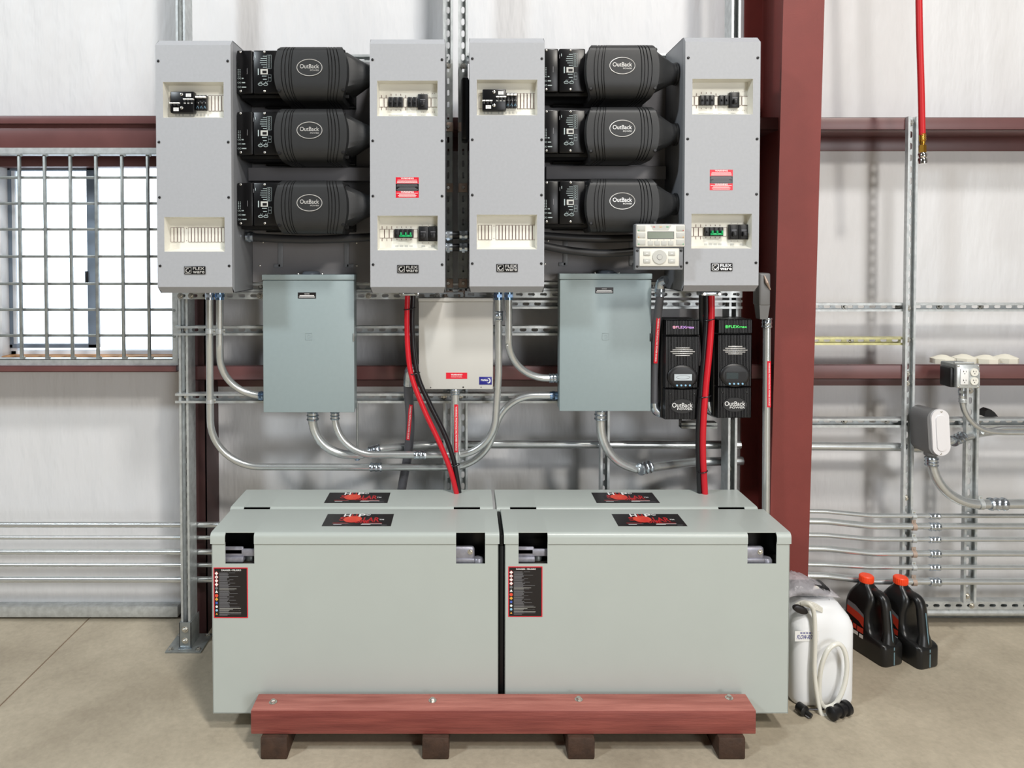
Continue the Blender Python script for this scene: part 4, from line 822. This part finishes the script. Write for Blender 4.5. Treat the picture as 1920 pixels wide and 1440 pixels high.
# dark conduits between the enclosures
def link(u0, u1, v, sag, Y, r, label, ends):
    um = (u0 + u1) / 2; o = run(label, [(u0, v, Y), ((u0 + um) / 2, v + sag * .7, Y), (um, v + sag, Y), ((u1 + um) / 2, v + sag * .7, Y), (u1, v, Y)], 0, r, k='ltd', smooth=True, name='flexible_conduit')
    for u in ends: fitting('fitting', o, P(u, v, Y), HX, r, .03, 'coup', True)
link(462, 702, 444, 5, 2.95, .017, 'dark flexible conduit sagging under the bottom left inverter', (469,))
link(1008, 1262, 441, 7, 2.95, .016, 'upper dark flexible conduit under the bottom right inverter', ()); link(1008, 1262, 459, 16, 2.94, .016, 'lower dark flexible conduit under the bottom right inverter', ())
for v, w_ in ((441, 'upper'), (464, 'lower')):
    o = run(w_ + ' short black pipe nipple joining the two inner enclosures', [(830, v, 2.95), (884, v, 2.95)], 0, .0155, k='black', name='pipe_nipple', cat='pipe')
    for u in (841, 869): fitting('nut', o, P(u, v, 2.95), HX, .0165, .032, 'coup', True)
m = MB(); m.pbox(865, 143, 879.5, 262, 2.86, 2.97, 'gloss', .012); tag(m.build('surge_arrester'), 'narrow black box on the left flank of the third enclosure', 'electrical box')
m = MB(); m.pbox(1222, 632, 1241, 692, 3.0, 3.08, 'black', .004); tag(m.build('relay_box'), 'small black box between the right panel and charge controllers', 'electrical box')
o = run('thin threaded hanger rod beside the left panel', [(670, 752, 3.086), (670, 858, 3.086)], 0, .0045, k='galvd', name='hanger_rod', cat='rod')
m = MB(); m.rev(P(670, 862, 3.086), (0, 0, 1), [(0, .012), (.02, .012)], 'zincb', 12); m.build('clamp', o)
# nipple flanges under the second and fourth enclosure, DC cables
def cable(px, r, k, label, ties=()):
    m = MB(); pts = spline([P(*p) for p in px], 10); m.tube(pts, r, k, 12); o = tag(m.build('power_cable', sharp=60), label, 'cable', 'battery cables hanging from the enclosures')
    for u, v, Y, w_ in ties: m = MB(); c = P(u, v, Y); m.tube([(c.x + w_ * math.cos(t), c.y + .018 * math.sin(t), c.z + .004 * math.cos(t)) for t in [2 * math.pi * i / 20 for i in range(20)]], .0022, 'cabb', 6, True); m.build('cable_tie', o)
    return o
cable([(764, 552, 2.93), (763, 600, 2.93), (765, 660, 2.93), (773, 710, 2.93), (796, 770, 2.93), (824, 830, 2.935), (844, 880, 2.94), (856, 925, 2.955)], .0108, 'cabr', 'red battery cable from the second enclosure to the left batteries', [(768, 579, 2.935, .024), (777, 700, 2.935, .022), (850, 872, 2.955, .026)])
cable([(775, 552, 2.94), (773, 600, 2.94), (776, 660, 2.94), (785, 710, 2.942), (807, 760, 2.945), (834, 815, 2.948), (851, 865, 2.95), (861, 925, 2.965)], .0105, 'cabb', 'black battery cable hugging the red one under the second enclosure')
cable([(1334, 548, 2.92), (1334, 600, 2.92), (1330, 660, 2.92), (1324, 720, 2.92), (1319, 790, 2.92), (1318, 850, 2.93), (1322, 930, 2.95)], .0125, 'cabr', 'red battery cable between the two charge controllers', [(1330, 599, 2.925, .024), (1322, 743, 2.925, .024), (1317, 884, 2.94, .02)])
cable([(1324, 548, 2.93), (1324, 600, 2.93), (1320, 660, 2.93), (1315, 720, 2.93), (1310, 790, 2.93), (1309, 850, 2.94), (1312, 930, 2.96)], .0105, 'cabb', 'black battery cable beside the red one at the charge controllers')
for u, lab in ((768, 'silver cable clamp flange under the second enclosure'), (1329, 'silver cable clamp flange under the last enclosure')):
    m = MB(); c = P(u, 552, 2.93); m.box(c.x - .04, c.x + .04, 2.9, 2.965, c.z - .004, c.z + .014, 'coup', .004)
    for s in (-1, 1): m.rev((c.x + s * .03, 2.9, c.z + .004), (0, -1, 0), [(0, .006), (.01, .006)], 'bolt', 8)
    tag(m.build('cable_clamp'), lab, 'cable clamp')
# bundle of conduits along the left wall, and along the right one
NL = ['top', 'second', 'third', 'fourth', 'bottom']
for i, (v, r) in enumerate(((983, .0125), (1007, .0092), (1034, .0125), (1058.5, .0092), (1085.5, .0135))):
    run('%s of the five steel conduits running along the left wall' % NL[i].capitalize(), [(-1100, v, 3.19), (440, v + 1, 3.19)], 0, r, group='conduits along the left wall')
NR = ['top', 'second', 'third', 'fourth', 'fifth', 'bottom']
for i, (va, vb, r) in enumerate(((958.5, 968, .0098), (977, 987.5, .014), (1003, 1012, .0105), (1028, 1038.5, .0135), (1058, 1064, .0105), (1079, 1091, .0142))):
    o = run('%s of the six steel conduits bending along the right wall' % NR[i].capitalize(), [(1470, va - 1, 3.142), (1550, va + .5, 3.142), (1635, vb - (vb - va) * .1, 3.142), (2700, vb - .5, 3.142)], [.5, .5], r, [(1752, vb, 3.142, HX, .045, 'coup', False)], group='conduits along the right wall')
    strap(o, P(1713, vb, 3.142), HX, r, 'copper' if i % 2 else 'galv')
run('round steel pipe lying along the foot of the right wall', [(1545, 1147, 3.25), (2700, 1147, 3.25)], 0, .0165, k='galv', name='pipe', cat='pipe')
# ------------------------------------------------------------------ conduit body, outlet box, hose
LBC = (1750, 807, 3.08); c = P(*LBC); lb = thing('pull_fitting', P(1748, 855, 3.08), 'grey conduit body with bright white oval cover plate on the right wall', 'conduit body')
def oval(cx, cz, y, hw, hh, tilt, n=28):
    out = []
    for i in range(n):
        t = 2 * math.pi * i / n; x = hw * math.cos(t); z = (hh - hw) * (1 if math.sin(t) > 0 else -1) + hw * math.sin(t); out.append((cx + x * math.cos(tilt) + z * math.sin(tilt), y, cz - x * math.sin(tilt) + z * math.cos(tilt)))
    return out
m = MB(); tl = -.06; m.loft([oval(c.x - .012, c.z - .004, 3.16, .04, .098, tl), oval(c.x - .01, c.z - .002, 3.08, .044, .1, tl), oval(c.x + .0, c.z, 3.05, .043, .1, tl)], 'lb'); m.rev(P(1745, 838, 3.09), (0, 0, -1), [(0, .03), (.03, .026), (.035, .026)], 'lb', 20); m.build('casting', lb)
m = MB(); m.loft([oval(c.x + .008, c.z, 3.05, .039, .1, tl), oval(c.x + .008, c.z, 3.042, .038, .099, tl)], 'lbw'); m.loft([oval(c.x + .008, c.z - .002, 3.042, .022, .078, tl), oval(c.x + .008, c.z - .002, 3.038, .02, .076, tl)], 'lbw')
for s in (-1, 1): screw(m, (c.x + .008 + s * .0, 3.042, c.z + s * .09), .004, 'bolt')
m.build('cover_plate', lb)
run('thick steel conduit sweeping from the white covered body to the right', [(1746, 856, 3.09), (1748, 946, 3.09), (1850, 945, 3.09), (2700, 940, 3.09)], [.24, .3], .0205, [(1746.5, 865, 3.09, V, .036, 'coup', False), (1870, 945, 3.09, HX, .07, 'coup', False)], [(1838, 945.5, 3.09, HX)])
run('thick steel conduit running behind the uprights to the white covered body', [(1470, 836, 3.22), (1690, 838, 3.22), (1724, 842, 3.2), (1752, 838, 3.15)], [.3, .2], .019)
run('steel conduit slanting up from the white covered body past the shorter upright', [(1758, 833, 3.12), (1800, 822, 3.15), (1838, 812, 3.2), (1900, 804, 3.24), (2060, 804, 3.24)], [.3, .2, .3], .0175, [(1796, 823, 3.147, (1, .5, .2), .075, 'coup', False)])
ob = thing('outlet_box', P(1812, 730, 3.02), 'silver outlet box with four sockets on top of the shorter upright', 'outlet box')
rot = math.radians(-4)
def ob_pt(u, v, Y): return P(1811 + (u - 1811) * math.cos(rot) - (v - 703) * math.sin(rot) * -1 * -1, v, Y)
a, b = P(1791, 683, 3.02), P(1833, 727, 3.02)
m = MB(); m.box(a.x + .002, b.x - .002, 3.02, 3.12, b.z, a.z, 'galvd', .006); m.build('back_box', ob)
m = MB(); m.box(a.x, b.x, 3.008, 3.02, b.z, a.z, 'galv', .004)
for x in (a.x + .006, b.x - .006):
    for z in (a.z - .006, b.z + .006): screw(m, (x, 3.008, z), .004, 'bolt')
m.build('cover_plate', ob)
cx = (a.x + b.x) / 2; cz = (a.z + b.z) / 2
for s in (-1, 1):
    m = MB(); x = cx + s * .021 + .002
    if s < 0: m.box(x - .0165, x + .0165, 3.003, 3.009, cz - .033, cz + .033, 'white', .001)
    for t in (-1, 1):
        z = cz + t * .0185
        if s > 0: m.rev((x, 3.009, z), (0, -1, 0), [(0, .0165), (.006, .0165)], 'cream', 24)
        y = 3.0027; m.rect(x - .0065, x - .0045, z, z + .007, y, 'blk'); m.rect(x + .0045, x + .0065, z, z + .006, y, 'blk'); m.disc((x, y, z - .006), .0022, 'blk', 8); m.rect(x - .0065, x - .0022, z + .002, z + .0036, y, 'blk') if t else None
    m.build('duplex_receptacle', ob)
m = MB(); a2, b2 = P(1776, 688, 3.05), P(1792, 725, 3.05); m.box(a2.x, b2.x, 3.03, 3.1, b2.z, a2.z, 'black', .006); m.build('plug_cover', ob)
m = MB(); m.tube([P(1789, 680.5, 3.01), P(1826, 680.5, 3.01)], .004, 'galv', 8); m.build('bracket_rod', ob)
run('slim steel conduit curving from the outlet box to the right', [(1804, 727, 3.05), (1803, 745, 3.05), (1812, 805, 3.06), (1880, 811, 3.07), (2700, 812, 3.07)], [.2, .16, .3], .0115, [(1804, 734, 3.05, V, .034, 'coup', True), (1805, 751, 3.05, V, .016, 'galv', False)])
run('slim steel conduit under the one curving from the outlet box', [(1842, 810, 3.13), (1880, 803, 3.13), (2700, 802, 3.13)], [.2], .0105)
m = MB(); pts = [(-.025, 0), (-.022, .025), (-.004, .034), (.004, .03), (.02, .018), (.034, .0)]; c = P(1857, 781, 3.2); m.prism(pts, c, (1, 0, 0), (0, 0, 1), (0, .04, 0), 'black'); tag(m.build('rubber_clip'), 'small black clip above the cross strut right of the shorter upright', 'clip')
hs = thing('air_hose', P(1731, 306, 2.95), 'red rubber air hose with brass coupler hanging from above', 'hose')
m = MB(); m.tube(spline([P(1714, -500, 2.95), P(1718, -250, 2.95), P(1722, -60, 2.95), P(1724, 60, 2.95), P(1727, 160, 2.95), P(1729, 253, 2.95)]), .0125, 'hose', 14); m.build('hose', hs)
c = P(1729.5, 251, 2.95); D_ = Vector((.02, 0, -1)); m = MB(); m.rev(c, D_, [(0, .0135)] + [(.004 + i * .004, .0138 if i % 2 else .0122) for i in range(7)] + [(.034, .011), (.04, .011), (.041, .0085), (.046, .0085)], 'brass', 18); m.rev(c + D_ * .046, D_, [(0, .0142), (.03, .0142)], 'brass', 6); m.build('brass_fitting', hs)
m = MB(); m.rev(c + D_ * .076, D_, [(0, .013), (.006, .0168), (.018, .0168), (.022, .0145), (.026, .0168), (.04, .0175), (.046, .0165), (.047, .01)], 'chrome', 20); m.build('coupler', hs)
for i, u in enumerate((1754, 1799, 1834, 1876)):
    m = MB(); c = P(u, 683.5, 3.3); r = .051; z = P(870, 684, YG).z - .003; m.rev((c.x, 3.25 + .02 * (i % 2), z), (0, 0, 1), [(0, r), (.022, r), (.037, r * .25), (.038, .004)], 'capw', 8)
    tag(m.build('lid_cap'), '%s of the four pale domed caps lying on the right girt' % ('First', 'Second', 'Third', 'Last')[i] + ', from the hose upright', 'cap', 'pale caps on the girt')
# ------------------------------------------------------------------ white jug, bag, pump
c0 = PF(1530, 1320); jy = c0.y + .09
jx1 = P(1578, 1230, jy).x; jw = .235; jc = jx1 - jw / 2; zt = P(1530, 1112, jy).z; JH = zt
jug = thing('water_jug', (jc, jy, 0), 'white plastic water jug with clear hose beside the right battery cabinet', 'jug')
def rr(cx, cy, hx, hy, z, r, n=6):
    out = []
    for sx, sy, a0 in ((1, -1, -90), (1, 1, 0), (-1, 1, 90), (-1, -1, 180)):
        for i in range(n + 1): t = math.radians(a0 + 90 * i / n); out.append((cx + sx * (hx - r) + r * math.cos(t), cy + sy * (hy - r) + r * math.sin(t), z))
    return out
m = MB(); hx, hy = jw / 2, .11
m.loft([rr(jc, jy, hx * a, hy * b, z * JH, .04) for z, a, b in ((0, .93, .92), (.02, .98, .98), (.06, 1, 1), (.5, 1, 1), (.76, 1, 1), (.8, .985, .98), (.87, .88, .94), (.94, .7, .86), (.975, .62, .8), (1, .5, .7))], 'jug'); m.build('body', jug, 50)
pz = lambda v, y=None: P(1520, v, y or jy - hy).z
pxx = lambda u, y=None: P(u, 1200, y or jy - hy).x
fy = jy - hy - .001
m = MB(); n = 20; cxh, czh = pxx(1502), pz(1142); m.loft([[(cxh + a * math.cos(2 * math.pi * i / n) * 1.15, fy + d, czh - .006 + b * math.sin(2 * math.pi * i / n) - a * .35 * math.cos(2 * math.pi * i / n)) for i in range(n)] for a, b, d in ((.026, .017, .012), (.023, .014, .004), (.02, .012, .003))], 'blk'); m.build('handle_recess', jug)
m = MB(); m.rev(P(1551, 1133, jy - .05), (.5, -.3, .6), [(0, .012), (.022, .01)], 'jug', 12); m.build('spout', jug)
m = MB(); a, b = (pxx(1490), pz(1183)), (pxx(1535), pz(1202)); m.box(a[0], b[0], fy - .0008, fy + .0006, b[1], a[1], 'white'); zc = (a[1] + b[1]) / 2
m.text('FLOW-RITE', ((a[0] + b[0]) / 2 - .006, fy - .0012, zc - .003), .016, 'navy', .066, bold=.02, shear=.25)
for i in range(6): m.rect(a[0] + .02 + i * .011, a[0] + .028 + i * .011, zc + .0105, zc + .0145, fy - .0012, 'navy')
m.build('label', jug)
hy_ = fy - .012
tp = [(1503, 1131, jy - .10), (1518, 1133, hy_), (1526, 1150, hy_), (1528, 1200, hy_ - .004), (1527, 1260, hy_ - .01), (1532, 1305, hy_ - .02), (1539, 1336, hy_ - .03), (1549, 1342, hy_ - .03), (1558, 1338, hy_ - .03)]
hose = thing('siphon_hose', P(1545, 1342, hy_ - .03), 'milky clear siphon hose looped in front of the white jug with black pump ends', 'hose')
m = MB(); m.tube(spline([P(*p) for p in tp]), .0085, 'tube', 12)
t2 = [(1538, 1318, hy_ - .015), (1536, 1290, hy_ - .015), (1540, 1250, hy_ - .02), (1553, 1218, hy_ - .025), (1572, 1207, hy_ - .02), (1584, 1222, hy_ - .02), (1588, 1250, hy_ - .02), (1583, 1285, hy_ - .02), (1570, 1315, hy_ - .02), (1556, 1325, hy_ - .02), (1545, 1325, hy_ - .02), (1538, 1314, hy_ - .015)]
m.tube(spline([P(*p) for p in t2]), .0085, 'tube', 12)
for k in range(4): m.tube(spline([P(1492, 1133, jy - .09), P(1505, 1128 + k * 2, jy - .1), P(1525, 1131 + k * 3, jy - .105), P(1541, 1141 + k * 2, jy - .095)]), .0045, 'tube', 8)
m.build('clear_hose', hose, 60)
m = MB(); p0, p1 = PF(1556, 1340, .026), PF(1589, 1326, .026); D_ = (p1 - p0); L = D_.length; m.rev(p0, D_, [(0, .012), (.008, .024), (.018, .024), (.019, .018), (L * .5, .018), (L * .52, .024), (L * .62, .024), (L * .64, .02), (L * .8, .02), (L * .82, .026), (L, .026)], 'black', 18); m.build('pump_end', hose)
m = MB(); p0, p1 = PF(1497, 1324, .022), PF(1508, 1333, .02); m.rev(p0, p1 - p0, [(0, .018), (.03, .02), (.035, .012)], 'black', 14); m.tube([p0, PF(1522, 1343, .012)], [.012, .008], 'black', 10); m.tube([PF(1505, 1330, .02), PF(1545, 1330, .02)], .0035, 'blk', 8); m.tube([PF(1503, 1335, .01), PF(1517, 1346, .006)], .003, 'grey', 6); m.build('black_valve', hose)
# bag on the jug
bz = zt + .004; bag = thing('plastic_bag', (jc + .03, jy, bz), 'clear plastic bag of black parts lying on top of the white jug', 'bag')
q = random.Random(9); m = MB(); N, K = 22, 9; bx0, bx1 = P(1462, 1100, jy).x, P(1561, 1100, jy).x; secs = []
for i in range(N):
    t = i / (N - 1); x = bx0 + (bx1 - bx0) * t; hgt = .072 * (max(0.02, 1 - (max(0, t - .28) / .72) ** 1.1)) ** .8 * min(1, .5 + t * 3); wy = .075 * (1 - .35 * t ** 3); s = []
    for k in range(18):
        a = 2 * math.pi * k / 18; j_ = 1 + (q.random() - .5) * .16; s.append((x + (q.random() - .5) * .004, jy - .01 + wy * math.cos(a) * j_, bz + .004 + max(0, hgt * (.5 + .5 * math.sin(a)) * j_) - .01 * (t > .9) * 0))
    secs.append(s)
m.loft(secs, 'bag'); m.build('film', bag, 180)
m = MB(); m.box(jc - .09, jc + .05, jy - .05, jy + .04, bz + .008, bz + .036, 'black', .012); m.rev((jc - .04, jy - .05, bz + .03), (1, 0, .02), [(0, .014), (.05, .016), (.055, .01)], 'black', 14); m.tube(spline([(jc - .06, jy - .03, bz + .04), (jc, jy - .05, bz + .045), (jc + .03, jy - .03, bz + .026), (jc + .04, jy + .01, bz + .02)]), .006, 'black', 8); m.rev((jc - .015, jy - .055, bz + .04), (0, -1, .2), [(0, .012), (.006, .012)], 'chrome', 14); m.build('black_parts', bag)
# ------------------------------------------------------------------ oil jugs, local frame: +x towards the handle end
def oil_jug(loc, rz, label):
    root = thing('oil_jug', (0, 0, 0), label, 'oil jug', 'black oil jugs by the wall'); W_ = .056
    def sec(x0, x1, hw, z, r=.02, n=4):
        cx = (x0 + x1) / 2; return rr(cx, 0, (x1 - x0) / 2, hw, z, min(r, hw * .7, (x1 - x0) * .4), n)
    m = MB(); S = [(-.1, .105, .052, 0), (-.104, .109, .055, .008), (-.104, .109, .056, .072), (-.104, .107, .056, .085), (-.104, .098, .055, .092), (-.104, .05, .054, .1), (-.104, .028, .053, .115), (-.104, .018, .052, .15), (-.102, .02, .051, .19), (-.098, .026, .048, .215), (-.09, .03, .044, .238), (-.078, .026, .038, .258), (-.066, .012, .03, .276), (-.058, -.004, .025, .288), (-.056, -.01, .023, .297)]
    m.loft([sec(*s[:3], s[3]) for s in S], 'oil')
    hp = spline([(.084, 0, .06), (.082, 0, .1), (.076, 0, .15), (.07, 0, .2), (.064, 0, .24), (.052, 0, .262), (.03, 0, .268), (.005, 0, .268), (-.02, 0, .264)], 6)
    sec2 = []
    for i, p in enumerate(hp):
        t = (hp[min(i + 1, len(hp) - 1)] - hp[max(i - 1, 0)]).normalized(); b = t.cross(Vector((0, 1, 0))); f = i / len(hp); ry = .026 - .006 * f + (.024 * max(0, 1 - f * 5)); rb = .017 + (.01 * max(0, 1 - f * 5))
        sec2.append([p + Vector((0, 1, 0)) * ry * math.cos(2 * math.pi * k / 16) + b * rb * math.sin(2 * math.pi * k / 16) for k in range(16)])
    m.loft(sec2, 'oil'); m.build('body', root, 55)
    m = MB(); m.rev((-.033, 0, .295), (0, 0, 1), [(0, .027), (.003, .0285), (.026, .0275), (.029, .025)], 'cap', 26)
    for i in range(26): t = 2 * math.pi * i / 26; m.box(-.033 + .0275 * math.cos(t) - .0012, -.033 + .0275 * math.cos(t) + .0012, .0275 * math.sin(t) - .0012, .0275 * math.sin(t) + .0012, .298, .32, 'cap')
    m.build('cap', root)
    for s in (-1, 1):
        m = MB(); y = s * .0568
        def yz(z, e=.0008): return s * (.0568 - .06 * max(0, z - .085) * .8 - .1 * max(0, z - .19) * .8 + e)
        LP = lambda pts, kk, e=.0008: m.poly([(x, yz(z, e), z) for x, z in pts], kk)
        LP([(-.082, .182), (-.02, .172), (.006, .162), (.006, .12), (-.02, .138), (-.082, .152)], 'oill'); LP([(-.082, .203), (-.04, .198), (.004, .176), (.006, .162), (-.02, .172), (-.082, .182)], 'grey')
        for x0, x1, z0, z1 in ((-.082, -.052, .1, .124), (-.048, -.03, .098, .118), (-.026, .006, .094, .116)): LP([(x0, z0), (x1, z0), (x1, z1), (x0, z1)], 'oill')
        for x0, x1, z0, z1 in ((-.055, -.02, .075, .09), (-.014, .006, .072, .088)): LP([(x0, z0), (x1, z0), (x1, z1), (x0, z1)], 'white')
        m.build('side_label', root)
    m = MB(); m.box(.1085, .1096, -.003, .002, .006, .08, 'stripe'); m.tube([Vector(p) + Vector((.0195, -.0005, 0)) for p in hp[4:22]], .0022, 'stripe', 6); m.build('level_stripe', root)
    root.location = loc; root.rotation_euler = (0, 0, rz); return root
for (u, v, lab) in ((1675, 1249, 'black oil jug with orange cap, the nearer to the white water jug'), (1742, 1253, 'black oil jug with orange cap, farther from the white water jug')):
    p = PF(u, v); a = math.radians(-72); L = Vector((math.cos(a), math.sin(a), 0)); oil_jug((p.x - L.x * .105, p.y - L.y * .105 , 0), a, lab)
bpy.context.view_layer.update()
